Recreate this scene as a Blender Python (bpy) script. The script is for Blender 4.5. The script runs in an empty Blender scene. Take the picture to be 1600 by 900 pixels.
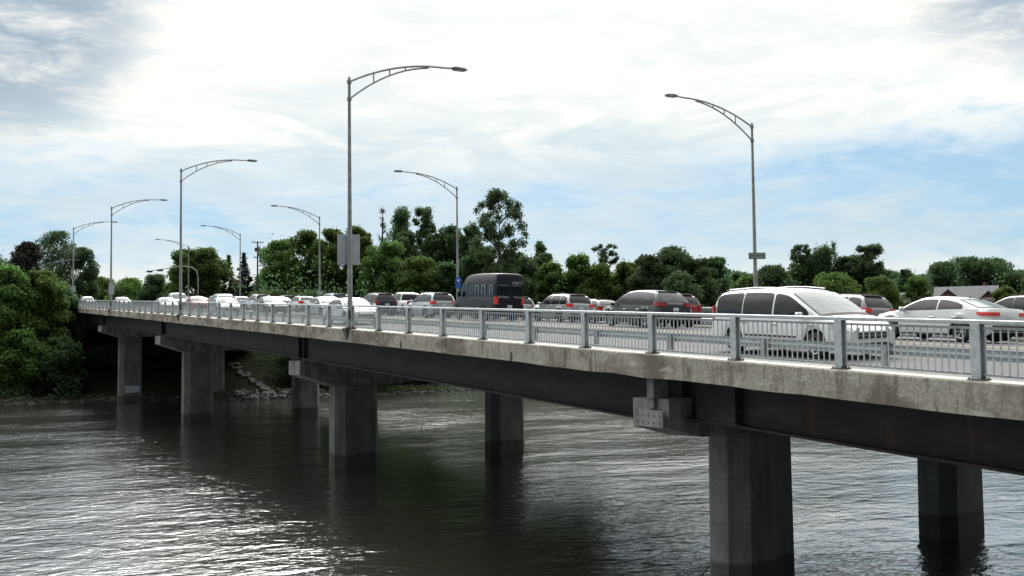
import bpy, bmesh, math, random
import numpy as np
from mathutils import Vector, Matrix, noise as mnoise
random.seed(7); RNG = np.random.default_rng(7)
PI = math.pi
scene = bpy.context.scene
COL = scene.collection

# ------------------------------------------------------------------ camera, sky, sun, exposure
EYE = 6.86                                    # metres above the river
YAW, PITCH, ROLL, FPX = 0.49405, 0.05095, -0.01123, 1648.0
cam_d = bpy.data.cameras.new('camera'); cam = bpy.data.objects.new('camera', cam_d); COL.objects.link(cam)
fw = Vector((math.sin(YAW)*math.cos(PITCH), math.cos(YAW)*math.cos(PITCH), math.sin(PITCH)))
rt = Vector((math.cos(YAW), -math.sin(YAW), 0)); up = rt.cross(fw)
cr, sr = math.cos(ROLL), math.sin(ROLL)
Rc = rt*cr + up*sr; Uc = up*cr - rt*sr
M = Matrix((Rc, Uc, -fw)).transposed().to_4x4(); M.translation = Vector((0, 0, EYE))
cam.matrix_world = M
cam_d.sensor_width = 36; cam_d.lens = 36*FPX/1600; cam_d.clip_start = .1; cam_d.clip_end = 9000
scene.camera = cam
scene.render.resolution_x, scene.render.resolution_y = 1024, 576
scene.view_settings.view_transform = 'Standard'; scene.view_settings.look = 'None'
scene.view_settings.exposure = 0.28; scene.view_settings.gamma = 1.0

SUN_AZ, SUN_EL = math.radians(24), math.radians(40)     # azimuth from +Y towards +X
sd = Vector((math.sin(SUN_AZ)*math.cos(SUN_EL), math.cos(SUN_AZ)*math.cos(SUN_EL), math.sin(SUN_EL)))
sun_d = bpy.data.lights.new('sun', 'SUN'); sun_d.energy = 1.0; sun_d.angle = math.radians(28); sun_d.color = (1, .96, .9)
sun = bpy.data.objects.new('sun', sun_d); COL.objects.link(sun)
sun.rotation_euler = sd.to_track_quat('Z', 'Y').to_euler()

world = bpy.data.worlds.new('World'); scene.world = world; world.use_nodes = True
wt = world.node_tree; wt.nodes.clear()
def WN(t, **k):
    n = wt.nodes.new(t)
    for a, b in k.items(): setattr(n, a, b)
    return n
def wl(a, b): wt.links.new(a, b)
def wmath(op, a, b=None, clamp=False):
    n = WN('ShaderNodeMath', operation=op, use_clamp=clamp)
    for i, x in enumerate((a, b)):
        if x is None: continue
        if hasattr(x, 'is_linked') or hasattr(x, 'links'): wl(x, n.inputs[i])
        else: n.inputs[i].default_value = x
    return n.outputs[0]
out = WN('ShaderNodeOutputWorld')
skyt = WN('ShaderNodeTexSky', sky_type='NISHITA', sun_disc=False)
skyt.sun_elevation = SUN_EL; skyt.sun_rotation = SUN_AZ; skyt.dust_density = 1.2; skyt.air_density = 1.0
bg1 = WN('ShaderNodeBackground'); bg1.inputs[1].default_value = .10
wl(skyt.outputs[0], bg1.inputs[0])
tc = WN('ShaderNodeTexCoord'); nrm = WN('ShaderNodeVectorMath', operation='NORMALIZE'); wl(tc.outputs['Generated'], nrm.inputs[0])
sep = WN('ShaderNodeSeparateXYZ'); wl(nrm.outputs[0], sep.inputs[0])

def wnoise(scale, zs, detail, rough, off, dist=0.0):
    m = WN('ShaderNodeMapping'); m.inputs['Location'].default_value = off; m.inputs['Scale'].default_value = (scale, scale, scale*zs)
    wl(nrm.outputs[0], m.inputs[0])
    n = WN('ShaderNodeTexNoise'); n.inputs['Scale'].default_value = 1; n.inputs['Detail'].default_value = detail
    n.inputs['Roughness'].default_value = rough; n.inputs['Distortion'].default_value = dist
    wl(m.outputs[0], n.inputs['Vector']); return n.outputs[0]
def wramp(x, a, b, lo=0., hi=1.):
    n = WN('ShaderNodeMapRange', interpolation_type='SMOOTHSTEP')
    for k, q in ((1, a), (2, b), (3, lo), (4, hi)): n.inputs[k].default_value = q
    wl(x, n.inputs[0]); return n.outputs[0]
def blob(d, a, b):                             # a bank of cloud lying in one direction
    v = WN('ShaderNodeVectorMath', operation='DOT_PRODUCT'); wl(nrm.outputs[0], v.inputs[0]); v.inputs[1].default_value = Vector(d).normalized()
    return wramp(v.outputs['Value'], math.cos(math.radians(b)), math.cos(math.radians(a)))
def wmix(f, a, b):
    n = WN('ShaderNodeMix', data_type='RGBA'); wl(f, n.inputs[0])
    for i, x in ((6, a), (7, b)):
        if isinstance(x, tuple): n.inputs[i].default_value = (*x, 1)
        else: wl(x, n.inputs[i])
    return n.outputs[2]
n_big = wnoise(2.6, 3.0, 3, .5, (3.1, 1.7, .4), .3)
n_mid = wnoise(6.5, 4.2, 7, .60, (7.3, -2.2, 1.0), .6)
n_fin = wnoise(17., 3.2, 8, .62, (1.2, 5.1, 2.0), .5)
el = sep.outputs[2]
# thin cover of cloud: closed above about ten degrees, torn lower down, a pale bank along the horizon
cover = wmath('ADD', wmath('MULTIPLY', n_big, .45), wmath('MULTIPLY', n_mid, .55))
cover = wmath('ADD', cover, wmath('MULTIPLY', n_fin, .38))
cover = wmath('ADD', cover, .015)
cover = wmath('ADD', cover, wramp(el, .13, .235, 0, .36))
cover = wmath('ADD', cover, wramp(el, .045, .095, .20, 0))
cover = wmath('SUBTRACT', cover, wmath('MULTIPLY', blob((.73, .67, .11), 3, 24), .05))
dens = wramp(cover, .60, .90)
grey = wramp(wmath('ADD', wmath('MULTIPLY', n_mid, .6), wmath('MULTIPLY', n_big, .4)), .42, .62)
grey = wmath('MULTIPLY', grey, wramp(el, .17, .26, .75, .22))
bank = wmath('MAXIMUM', blob((.030, .95, .295), 3, 8.5), blob((.80, .56, .345), 1.5, 7.5))
bank = wmath('MAXIMUM', bank, wmath('MULTIPLY', blob((-.75, .35, .3), 4, 22), .8))
bank = wmath('MULTIPLY', bank, wramp(wmath('ADD', wmath('MULTIPLY', n_mid, .5), wmath('MULTIPLY', n_fin, .5)), .30, .56))
ccol = wmix(wramp(el, .05, .2), (.84, .82, .75), (.90, .89, .835))
ccol = wmix(wmath('MULTIPLY', wramp(wmath('ADD', wmath('MULTIPLY', n_mid, .5), wmath('MULTIPLY', n_fin, .5)), .42, .62), .45), ccol, (.66, .73, .77))
ccol = wmix(grey, ccol, (.48, .60, .67))
ccol = wmix(bank, ccol, (.33, .41, .49))
bg1.inputs[1].default_value = .10
# the overcast is brightest round the veiled sun and heavy on the far side of the sky
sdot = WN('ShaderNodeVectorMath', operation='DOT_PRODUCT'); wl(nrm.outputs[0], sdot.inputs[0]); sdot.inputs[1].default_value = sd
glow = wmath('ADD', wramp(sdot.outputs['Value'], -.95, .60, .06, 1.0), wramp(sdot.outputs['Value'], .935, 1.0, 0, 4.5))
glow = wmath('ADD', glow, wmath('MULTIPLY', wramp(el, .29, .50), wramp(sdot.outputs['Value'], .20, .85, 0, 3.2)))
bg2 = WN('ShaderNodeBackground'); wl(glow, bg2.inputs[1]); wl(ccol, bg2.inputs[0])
thin = WN('ShaderNodeBackground'); thin.inputs[0].default_value = (.26, .50, .72, 1); thin.inputs[1].default_value = .9   # veil of high haze
mixa = WN('ShaderNodeMixShader'); mixa.inputs[0].default_value = .75; wl(bg1.outputs[0], mixa.inputs[1]); wl(thin.outputs[0], mixa.inputs[2])
dens = wmath('MAXIMUM', dens, bank)
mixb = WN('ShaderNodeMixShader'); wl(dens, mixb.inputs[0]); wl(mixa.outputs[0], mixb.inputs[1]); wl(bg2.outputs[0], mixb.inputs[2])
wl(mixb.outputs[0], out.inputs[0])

# ------------------------------------------------------------------ helpers
def props(o, label=None, cat=None, group=None, kind=None):
    if label: o['label'] = label
    if cat: o['category'] = cat
    if group: o['group'] = group
    if kind: o['kind'] = kind
    return o
def empty(name, loc=(0, 0, 0), rot=None, mat=None):
    o = bpy.data.objects.new(name, None); COL.objects.link(o); o.empty_display_size = .2
    if mat is not None: o.matrix_world = mat
    else:
        o.location = loc
        if rot: o.rotation_euler = rot
    return o
class MB:
    """collects faces; build() links them as ONE mesh object"""
    def __init__(s): s.v = []; s.f = []; s.m = []
    def add(s, vs, fs, mi=0):
        b = len(s.v); s.v += [tuple(p) for p in vs]
        for f in fs: s.f.append(tuple(b+i for i in f)); s.m.append(mi)
        return s
    def box(s, x0, x1, y0, y1, z0, z1, mi=0, tz=None, bv=0):
        """tz: z offset function of y for sloping pieces"""
        t = tz or (lambda y: 0)
        if bv > 0 and tz is None:
            b = min(bv, (x1-x0)/2.01, (y1-y0)/2.01, (z1-z0)/2.01)
            bm = bmesh.new(); bmesh.ops.create_cube(bm, size=1)
            for q in bm.verts: q.co = Vector(((x0+x1)/2+q.co.x*(x1-x0), (y0+y1)/2+q.co.y*(y1-y0), (z0+z1)/2+q.co.z*(z1-z0)))
            bmesh.ops.bevel(bm, geom=bm.edges[:], offset=b, segments=1, affect='EDGES')
            bm.verts.index_update()
            s.add([q.co[:] for q in bm.verts], [[q.index for q in f.verts] for f in bm.faces], mi); bm.free(); return s
        p = [(x, y, z+t(y)) for z in (z0, z1) for x, y in ((x0, y0), (x1, y0), (x1, y1), (x0, y1))]
        return s.add(p, [(3, 2, 1, 0), (4, 5, 6, 7), (0, 1, 5, 4), (1, 2, 6, 5), (2, 3, 7, 6), (3, 0, 4, 7)], mi)
    def tube(s, pts, rads, n=8, mi=0, caps=True):
        pts = [Vector(p) for p in pts]
        if not hasattr(rads, '__len__'): rads = [rads]*len(pts)
        rings = []
        for i, p in enumerate(pts):
            d = (pts[min(i+1, len(pts)-1)] - pts[max(i-1, 0)]).normalized()
            a = d.cross(Vector((0, 0, 1)));
            if a.length < .05: a = d.cross(Vector((1, 0, 0)))
            a.normalize(); b = d.cross(a)
            rings.append([p + (a*math.cos(2*PI*k/n) + b*math.sin(2*PI*k/n))*rads[i] for k in range(n)])
        vs = [q for r in rings for q in r]; fs = []
        for i in range(len(pts)-1):
            for k in range(n): fs.append((i*n+k, i*n+(k+1) % n, (i+1)*n+(k+1) % n, (i+1)*n+k))
        if caps: fs.append(tuple(range(n-1, -1, -1))); fs.append(tuple((len(pts)-1)*n+k for k in range(n)))
        return s.add(vs, fs, mi)
    def cyl(s, c0, c1, r, n=16, mi=0): return s.tube([c0, c1], [r, r], n, mi)
    def sweep(s, sec, ys, zf, mi=0, caps=True, closed=True):
        """sweep an (x, z) outline along y; zf(y) lifts it"""
        n = len(sec); vs = [(x, y, z+zf(y)) for y in ys for x, z in sec]; fs = []
        for i in range(len(ys)-1):
            for k in range(n if closed else n-1): fs.append((i*n+k, (i+1)*n+k, (i+1)*n+(k+1) % n, i*n+(k+1) % n))
        if caps and closed: fs.append(tuple(range(n))); fs.append(tuple((len(ys)-1)*n+k for k in range(n-1, -1, -1)))
        return s.add(vs, fs, mi)
    def mesh(s, name, mats, smooth=None):
        me = bpy.data.meshes.new(name); me.from_pydata(s.v, [], s.f)
        for m in (mats if isinstance(mats, (list, tuple)) else [mats]): me.materials.append(m)
        me.polygons.foreach_set('material_index', s.m)
        bm = bmesh.new(); bm.from_mesh(me); bmesh.ops.recalc_face_normals(bm, faces=bm.faces[:]); bm.to_mesh(me); bm.free()
        if smooth:
            me.polygons.foreach_set('use_smooth', [True]*len(me.polygons)); me.set_sharp_from_angle(angle=math.radians(smooth))
        return me
    def build(s, name, mats, parent=None, smooth=None):
        return link(name, s.mesh(name, mats, smooth), parent)
def link(name, me, parent=None):
    o = bpy.data.objects.new(name, me); COL.objects.link(o)
    if parent is not None: o.parent = parent
    return o
def copy_tree(o, parent=None):
    c = o.copy(); COL.objects.link(c); c.parent = parent
    for ch in list(o.children): copy_tree(ch, c)
    return c

# ------------------------------------------------------------------ materials
def mat(name, col=(.5, .5, .5), rough=.6, metal=0., spec=.5, coat=0., emit=None):
    m = bpy.data.materials.new(name); m.use_nodes = True; b = m.node_tree.nodes['Principled BSDF']
    b.inputs['Base Color'].default_value = (*col, 1); b.inputs['Roughness'].default_value = rough
    b.inputs['Metallic'].default_value = metal; b.inputs['Specular IOR Level'].default_value = spec
    b.inputs['Coat Weight'].default_value = coat; b.inputs['Coat Roughness'].default_value = .04
    if emit: b.inputs['Emission Color'].default_value = (*emit[0], 1); b.inputs['Emission Strength'].default_value = emit[1]
    return m
class NT:
    def __init__(s, m): s.t = m.node_tree; s.b = s.t.nodes['Principled BSDF']
    def n(s, t, **k):
        x = s.t.nodes.new(t)
        for a, b in k.items(): setattr(x, a, b)
        return x
    def l(s, a, b): s.t.links.new(a, b)
    def pos(s, scale=(1, 1, 1), rotz=0.):
        g = s.n('ShaderNodeNewGeometry'); m = s.n('ShaderNodeMapping'); m.inputs['Scale'].default_value = scale
        m.inputs['Rotation'].default_value = (0, 0, rotz); s.l(g.outputs['Position'], m.inputs[0]); return m.outputs[0]
    def obj(s, scale=(1, 1, 1)):
        g = s.n('ShaderNodeTexCoord'); m = s.n('ShaderNodeMapping'); m.inputs['Scale'].default_value = scale
        s.l(g.outputs['Object'], m.inputs[0]); return m.outputs[0]
    def noise(s, vec, scale=1., detail=4., rough=.55, dist=0.):
        x = s.n('ShaderNodeTexNoise'); x.inputs['Scale'].default_value = scale; x.inputs['Detail'].default_value = detail
        x.inputs['Roughness'].default_value = rough; x.inputs['Distortion'].default_value = dist
        s.l(vec, x.inputs['Vector']); return x.outputs[0]
    def ramp(s, f, a, b, lo=0., hi=1.):
        x = s.n('ShaderNodeMapRange', interpolation_type='SMOOTHSTEP')
        for i, q in ((1, a), (2, b), (3, lo), (4, hi)): x.inputs[i].default_value = q
        s.l(f, x.inputs[0]); return x.outputs[0]
    def math(s, op, a, b=0., clamp=False):
        x = s.n('ShaderNodeMath', operation=op, use_clamp=clamp)
        for i, q in ((0, a), (1, b)):
            if isinstance(q, (int, float)): x.inputs[i].default_value = q
            else: s.l(q, x.inputs[i])
        return x.outputs[0]
    def mix(s, f, a, b, mode='MIX'):
        x = s.n('ShaderNodeMix', data_type='RGBA', blend_type=mode)
        if isinstance(f, (int, float)): x.inputs[0].default_value = f
        else: s.l(f, x.inputs[0])
        for i, q in ((6, a), (7, b)):
            if isinstance(q, tuple): x.inputs[i].default_value = (*q, 1)
            else: s.l(q, x.inputs[i])
        return x.outputs[2]
    def bump(s, h, strength=.3, dist=.02, normal=None):
        x = s.n('ShaderNodeBump'); x.inputs['Strength'].default_value = strength; x.inputs['Distance'].default_value = dist
        s.l(h, x.inputs['Height'])
        if normal is not None: s.l(normal, x.inputs['Normal'])
        s.l(x.outputs[0], s.b.inputs['Normal']); return x.outputs[0]
    def col(s, c): s.l(c, s.b.inputs['Base Color'])
    def rough(s, c): s.l(c, s.b.inputs['Roughness'])

def m_fascia():
    m = mat('weathered_concrete', rough=.9, spec=.25); t = NT(m)
    big = t.noise(t.pos((1, .45, 1)), .9, 5, .6); fine = t.noise(t.pos(), 14, 6, .65)
    streak = t.noise(t.pos((3, 1.5, .38)), 1.6, 6, .7, 1.2); sm = t.noise(t.pos((5, 9, .9)), 1.8, 4, .6)
    c = t.mix(t.ramp(fine, .3, .7), (.25, .235, .20), (.40, .375, .325))
    c = t.mix(t.ramp(big, .42, .62), c, (.15, .13, .105))
    c = t.mix(t.math('MULTIPLY', t.ramp(streak, .50, .66), .75), c, (.11, .085, .065))
    c = t.mix(t.math('MULTIPLY', t.ramp(sm, .56, .72), .55), c, (.16, .10, .07))
    pale = t.noise(t.pos((2, 1.1, 3)), 1.3, 5, .6)
    c = t.mix(t.math('MULTIPLY', t.ramp(pale, .58, .68), .5), c, (.52, .51, .47))
    t.col(c); t.bump(t.math('ADD', fine, t.math('MULTIPLY', streak, .7)), .5, .03); return m
def m_concrete(name, a, b, scale=2.0, lines=False, wet=False):
    m = mat(name, rough=.85); t = NT(m)
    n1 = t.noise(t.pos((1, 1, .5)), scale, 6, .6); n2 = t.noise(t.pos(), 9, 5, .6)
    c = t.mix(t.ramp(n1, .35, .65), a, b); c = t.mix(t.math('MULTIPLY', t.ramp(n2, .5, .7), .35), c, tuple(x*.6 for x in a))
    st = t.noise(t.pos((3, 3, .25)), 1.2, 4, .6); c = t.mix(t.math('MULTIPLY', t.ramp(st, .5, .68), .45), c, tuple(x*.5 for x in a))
    h = n2
    if lines or wet:
        g = t.n('ShaderNodeNewGeometry'); sp = t.n('ShaderNodeSeparateXYZ'); t.l(g.outputs['Position'], sp.inputs[0])
    if lines:                                   # shutter joints cast into the concrete
        w = t.math('FRACT', t.math('DIVIDE', sp.outputs[2], 1.22)); w = t.ramp(t.math('ABSOLUTE', t.math('SUBTRACT', w, .5)), .0, .02, 0, 1)
        h = t.math('ADD', n2, t.math('MULTIPLY', w, 1.5)); c = t.mix(t.math('MULTIPLY', t.math('SUBTRACT', 1., w), .35), c, tuple(x*.45 for x in a))
    if wet:                                     # flood stain up to a metre above the river
        zz = t.math('ADD', sp.outputs[2], t.math('MULTIPLY', n1, .25))
        c = t.mix(t.ramp(zz, .85, 1.0, .75, 0), c, (.035, .035, .03))
    t.col(c); t.bump(h, .35, .02); return m
def m_simple(name, a, b, rough=.6, scale=6., metal=0., spec=.5, coat=0., bump=0.):
    m = mat(name, rough=rough, metal=metal, spec=spec, coat=coat); t = NT(m)
    n = t.noise(t.pos(), scale, 5, .6); t.col(t.mix(t.ramp(n, .35, .65), a, b))
    if bump: t.bump(n, bump, .01)
    return m
def m_leaf(name, dark, light, trans=.25):
    m = mat(name, rough=.75, spec=.12); t = NT(m)
    oi = t.n('ShaderNodeObjectInfo'); at = t.n('ShaderNodeAttribute'); at.attribute_name = 'tone'
    n = t.noise(t.pos(), .9, 4, .6)
    f = t.math('ADD', t.math('MULTIPLY', n, .55), t.math('MULTIPLY', at.outputs['Fac'], .45))
    c = t.mix(t.ramp(f, .25, .72), dark, light)
    hsv = t.n('ShaderNodeHueSaturation'); t.l(c, hsv.inputs['Color'])
    t.l(t.ramp(oi.outputs['Random'], 0, 1, .485, .512), hsv.inputs['Hue']); t.l(t.ramp(oi.outputs['Random'], 0, 1, .8, 1.15), hsv.inputs['Value'])
    t.col(hsv.outputs[0])
    tr = t.n('ShaderNodeBsdfTranslucent'); t.l(hsv.outputs[0], tr.inputs[0]); mx = t.n('ShaderNodeMixShader'); mx.inputs[0].default_value = trans
    o = t.t.nodes['Material Output']; t.l(t.b.outputs[0], mx.inputs[1]); t.l(tr.outputs[0], mx.inputs[2]); t.l(mx.outputs[0], o.inputs[0])
    return m
M_ = {}
M_['fascia'] = m_fascia()
M_['deck'] = m_concrete('deck_concrete', (.26, .25, .23), (.36, .35, .32))
M_['curbtop'] = m_concrete('kerb_concrete', (.46, .45, .41), (.60, .59, .54), 1.2)
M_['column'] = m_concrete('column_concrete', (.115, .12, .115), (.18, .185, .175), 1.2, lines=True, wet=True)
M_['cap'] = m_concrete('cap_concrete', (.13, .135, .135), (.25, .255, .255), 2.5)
def m_girder():
    m = mat('dark_weathering_steel', rough=.75, spec=.3); t = NT(m)
    a = t.noise(t.pos((.35, .35, 1.2)), 1.4, 6, .65); st = t.noise(t.pos((2.5, 2.5, .22)), 1.5, 5, .65)
    c = t.mix(t.ramp(a, .35, .65), (.017, .016, .019), (.036, .028, .027)); c = t.mix(t.math('MULTIPLY', t.ramp(st, .54, .70), .6), c, (.060, .036, .026))
    c = t.mix(t.math('MULTIPLY', t.ramp(a, .58, .70), .35), c, (.07, .068, .068))
    t.col(c); t.bump(a, .2, .01); return m
M_['girder'] = m_girder()
M_['galv'] = m_simple('galvanized_steel', (.34, .37, .39), (.46, .49, .51), .5, 9, .35)
M_['galv_dark'] = m_simple('old_galvanized_steel', (.20, .215, .22), (.30, .315, .32), .5, 7, .4)
M_['bolt'] = m_simple('dark_base_steel', (.05, .045, .04), (.09, .075, .06), .7, 12)
M_['pole'] = m_simple('lamp_pole_steel', (.22, .23, .22), (.32, .33, .32), .5, 3, .3)
M_['lampglass'] = mat('lamp_lens', (.35, .36, .36), .25)
M_['lamphead'] = mat('lamp_housing', (.12, .12, .12), .5)
M_['signback'] = m_simple('bare_sign_aluminium', (.36, .38, .42), (.44, .46, .50), .45, 2, .4)
M_['bluesign'] = mat('blue_sign_paint', (.03, .10, .38), .5)
M_['darksign'] = mat('dark_sign_back', (.10, .12, .12), .5)
M_['white'] = mat('white_sign_paint', (.75, .75, .75), .5)
def m_asphalt():
    m = mat('worn_asphalt', rough=.8, spec=.25); t = NT(m)
    f = t.noise(t.pos(), 30, 5, .7); b = t.noise(t.pos((1, .15, 1)), .6, 5, .6)
    c = t.mix(t.ramp(f, .3, .7), (.065, .065, .067), (.115, .115, .115)); c = t.mix(t.math('MULTIPLY', t.ramp(b, .45, .6), .5), c, (.055, .055, .06))
    t.col(c); t.bump(f, .3, .01); return m
M_['asphalt'] = m_asphalt()
M_['paintline'] = m_simple('white_road_paint', (.60, .60, .58), (.78, .78, .76), .6, 8)
M_['yellowline'] = m_simple('yellow_road_paint', (.36, .30, .16), (.42, .36, .22), .6, 8)
M_['sidewalk'] = m_concrete('sidewalk_concrete', (.15, .15, .145), (.23, .23, .22), .8)
def m_ground():
    m = mat('bank_earth_and_grass', rough=.95, spec=.05); t = NT(m)
    n = t.noise(t.pos(), .12, 6, .6); f = t.noise(t.pos(), 1.8, 6, .65)
    g = t.n('ShaderNodeNewGeometry'); sp = t.n('ShaderNodeSeparateXYZ'); t.l(g.outputs['Position'], sp.inputs[0])
    c = t.mix(t.ramp(f, .35, .65), (.013, .020, .009), (.028, .036, .015))
    c = t.mix(t.ramp(n, .5, .62), c, (.032, .029, .020))
    z = t.math('ADD', sp.outputs[2], t.math('MULTIPLY', f, .9))
    c = t.mix(t.ramp(z, .5, 1.7, 1, 0), c, t.mix(t.ramp(f, .4, .6), (.02, .019, .016), (.055, .052, .045)))
    t.col(c); t.bump(f, .8, .3); return m
M_['ground'] = m_ground()
def m_stone():
    m = mat('river_stone', rough=.85, spec=.15); t = NT(m); oi = t.noise(t.pos(), .8, 5, .6)
    t.col(t.mix(t.ramp(oi, .35, .65), (.03, .03, .027), (.10, .097, .09))); t.bump(t.noise(t.pos(), 5, 5, .6), .5, .05); return m
M_['stone'] = m_stone()
def m_water():
    m = mat('river_water', (.020, .021, .018), .15, spec=.5, coat=.85); t = NT(m); t.b.inputs['IOR'].default_value = 1.9; t.b.inputs['Coat IOR'].default_value = 2.0; t.b.inputs['Coat Roughness'].default_value = .10
    g = t.noise(t.pos((.6, 1.0, 1), rotz=.45), .22, 3, .5, .4)        # long swell of the current
    a = t.noise(t.pos((.6, 1.0, 1), rotz=.35), 1.15, 3, .5, .7)
    b = t.noise(t.pos((.75, 1.2, 1), rotz=.30), 3.2, 3, .5, .8)
    patch = t.ramp(t.noise(t.pos((.5, 1.3, 1), rotz=.5), .06, 3, .5), .36, .64, .55, 1.2)
    h = t.math('ADD', t.math('MULTIPLY', g, .9), t.math('ADD', t.math('MULTIPLY', a, .50), t.math('MULTIPLY', b, .17)))
    t.l(t.bump(t.math('MULTIPLY', h, patch), 1.0, .165), t.b.inputs['Coat Normal'])
    mud = t.noise(t.pos((.6, 1.2, 1)), .05, 4, .6); t.col(t.mix(t.ramp(mud, .4, .65), (.024, .022, .016), (.015, .017, .016)))
    return m
M_['water'] = m_water()
M_['leaf'] = m_leaf('deciduous_leaves', (.048, .092, .024), (.14, .22, .060), .5)
M_['leaf_dark'] = m_leaf('dark_leaves', (.042, .080, .038), (.11, .175, .078), .5)
M_['leaf_olive'] = m_leaf('olive_leaves', (.040, .068, .030), (.110, .155, .072), .35)
M_['leaf_purple'] = m_leaf('purple_leaves', (.036, .037, .032), (.078, .080, .062))
M_['needle'] = m_leaf('blue_spruce_needles', (.016, .030, .030), (.052, .072, .072), .1)
M_['bark'] = m_simple('bark', (.05, .042, .034), (.11, .095, .08), .9, 5, bump=.5)

# ------------------------------------------------------------------ levels
GR = .04431
def zd(y):                                     # top of the bridge parapet kerb
    y2 = min(y, 172.); z = EYE-1.325 + GR*y2 - 1e-5*y2*y2
    if y > 172.: z += .035*min(y-172., 50.)
    return z
def road_z(x):                                 # road surface below or above the kerb line: crowned
    return -.12 + .27*(1-min(1., abs(x-27.9)/10.3)**1.4)
BR0, BR1 = -34., 171.
XF, XN = 39.46, 16.1                           # lamp lines on the far and near edge
def yr(a, b, st): n = max(1, int(round((b-a)/st))); return [a+(b-a)*i/n for i in range(n+1)]

# ------------------------------------------------------------------ river, banks, ground
SHORE = [(-3000, 60), (-400, 120), (-60, 143), (6, 140), (16, 143), (25, 136), (33, 131), (45, 131), (62, 134.5), (80, 138), (105, 133), (150, 126), (250, 124), (600, 150), (3000, 400)]
SX = np.array([p[0] for p in SHORE], float); SY = np.array([p[1] for p in SHORE], float)
def shore_d(X, Y):
    best = np.full(X.shape, 1e9)
    for i in range(len(SHORE)-1):
        ax, ay, bx, by = SX[i], SY[i], SX[i+1], SY[i+1]; dx, dy = bx-ax, by-ay
        t = np.clip(((X-ax)*dx+(Y-ay)*dy)/(dx*dx+dy*dy), 0, 1)
        best = np.minimum(best, np.hypot(X-ax-t*dx, Y-ay-t*dy))
    return np.where(Y > np.interp(X, SX, SY), best, -best)
def smooth01(t): t = np.clip(t, 0, 1); return t*t*(3-2*t)
ZD = np.vectorize(zd)
def ground_h(X, Y):
    X = np.asarray(X, float); Y = np.asarray(Y, float)
    d = shore_d(X, Y)
    w = .5*np.sin(X*.31+1)*np.sin(Y*.27)+.35*np.sin(X*.83+Y*.57)
    h = np.where(d > 0, .12*np.minimum(d, 4)+10.4*smooth01((d-1)/36)+.3*w*smooth01(d/8), np.maximum(d*.25, -2.5))
    h = np.where(d > 60, h+np.clip((d-60)*.01, 0, 3), h)
    near = -24-Y; h2 = np.where(near > 0, 4.0*smooth01(near/14)+.1*w, np.maximum(near*.25, -2.5)); h = np.maximum(h, h2)
    under = (X > 14.5) & (X < 41) & (Y > 90) & (Y < 172)
    h = np.where(under, np.minimum(h, ZD(Y)-2.7), h)
    side = np.maximum(np.maximum(15.6-X, X-40.2), 0); emb = ZD(Y)-.22-side*.55
    h = np.where((Y >= 171.8) & (Y < 262), np.maximum(h, emb), h)
    h = np.where((side <= 0) & (Y >= 171.8) & (Y < 262), ZD(Y)-.22, h)
    return h
def gz(x, y): return float(ground_h(np.array([x]), np.array([y]))[0])
def axis(fine0, fine1, st, far, k=1.35):
    a = list(np.arange(fine0, fine1+st/2, st)); s = st
    while a[-1] < far: s *= k; a.append(a[-1]+s)
    s = st; b = []; c = fine0
    while c > -far: s *= k; c -= s; b.append(c)
    return np.array(b[::-1]+a)
gx, gy = axis(-60, 260, 2.6, 4000), axis(92, 272, 2.2, 4000)
GX, GY = np.meshgrid(gx, gy); GH = ground_h(GX, GY)
nx, ny = len(gx), len(gy)
me = bpy.data.meshes.new('riverbank_ground')
idx = np.arange(nx*ny).reshape(ny, nx)
quads = np.stack([idx[:-1, :-1], idx[:-1, 1:], idx[1:, 1:], idx[1:, :-1]], -1).reshape(-1, 4)
me.from_pydata(np.stack([GX, GY, GH], -1).reshape(-1, 3).tolist(), [], quads.tolist()); me.materials.append(M_['ground'])
me.polygons.foreach_set('use_smooth', [True]*len(me.polygons))
props(link('ground', me), 'grassy river banks rising on the far shore behind the bridge', kind='structure')
b = MB(); b.add([(-4000, -4000, 0), (4000, -4000, 0), (4000, 4000, 0), (-4000, 4000, 0)], [(0, 1, 2, 3)])
props(b.build('water', M_['water']), 'dark rippled river under the bridge', kind='structure')

# stones along the waterline
def stone(b, c, r, rnd):
    bm = bmesh.new(); bmesh.ops.create_icosphere(bm, subdivisions=1, radius=1)
    a = rnd.random()*PI; sx, sy, sz = r*rnd.uniform(.8, 1.4), r*rnd.uniform(.7, 1.1), r*rnd.uniform(.45, .75)
    for q in bm.verts:
        p = q.co*(1+.28*mnoise.noise(q.co*1.7+Vector(c)))
        q.co = Vector((c[0]+p.x*sx*math.cos(a)-p.y*sy*math.sin(a), c[1]+p.x*sx*math.sin(a)+p.y*sy*math.cos(a), c[2]+p.z*sz))
    bm.verts.index_update(); b.add([q.co[:] for q in bm.verts], [[q.index for q in f.verts] for f in bm.faces]); bm.free()
rnd = random.Random(3)
b = MB()
for i in range(520):
    x = rnd.uniform(-14, 80); y = float(np.interp(x, SX, SY))+rnd.uniform(-1.2, 4.2)
    stone(b, (x, y, gz(x, y)+.05), rnd.uniform(.14, .42), rnd)
props(b.build('shore_stones', M_['stone']), 'grey stones scattered along the waterline of the far bank', kind='stuff')

b = MB(); rnd = random.Random(8)
for i in range(150):
    x = rnd.uniform(33, 44); y = float(np.interp(x, SX, SY))+rnd.uniform(.3, 5)
    if i > 100: t_ = rnd.random(); x = 37.5-2.2*t_+rnd.uniform(-.5, .5); y = 134+14*t_
    stone(b, (x, y, gz(x, y)+.1), rnd.uniform(.22, .6), rnd)
props(b.build('pale_rubble', m_simple('pale_rubble_stone', (.10, .10, .095), (.19, .185, .175), .9, 2, bump=.5)), 'dull pale rubble on the shore seen between the far piers', kind='stuff')

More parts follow.
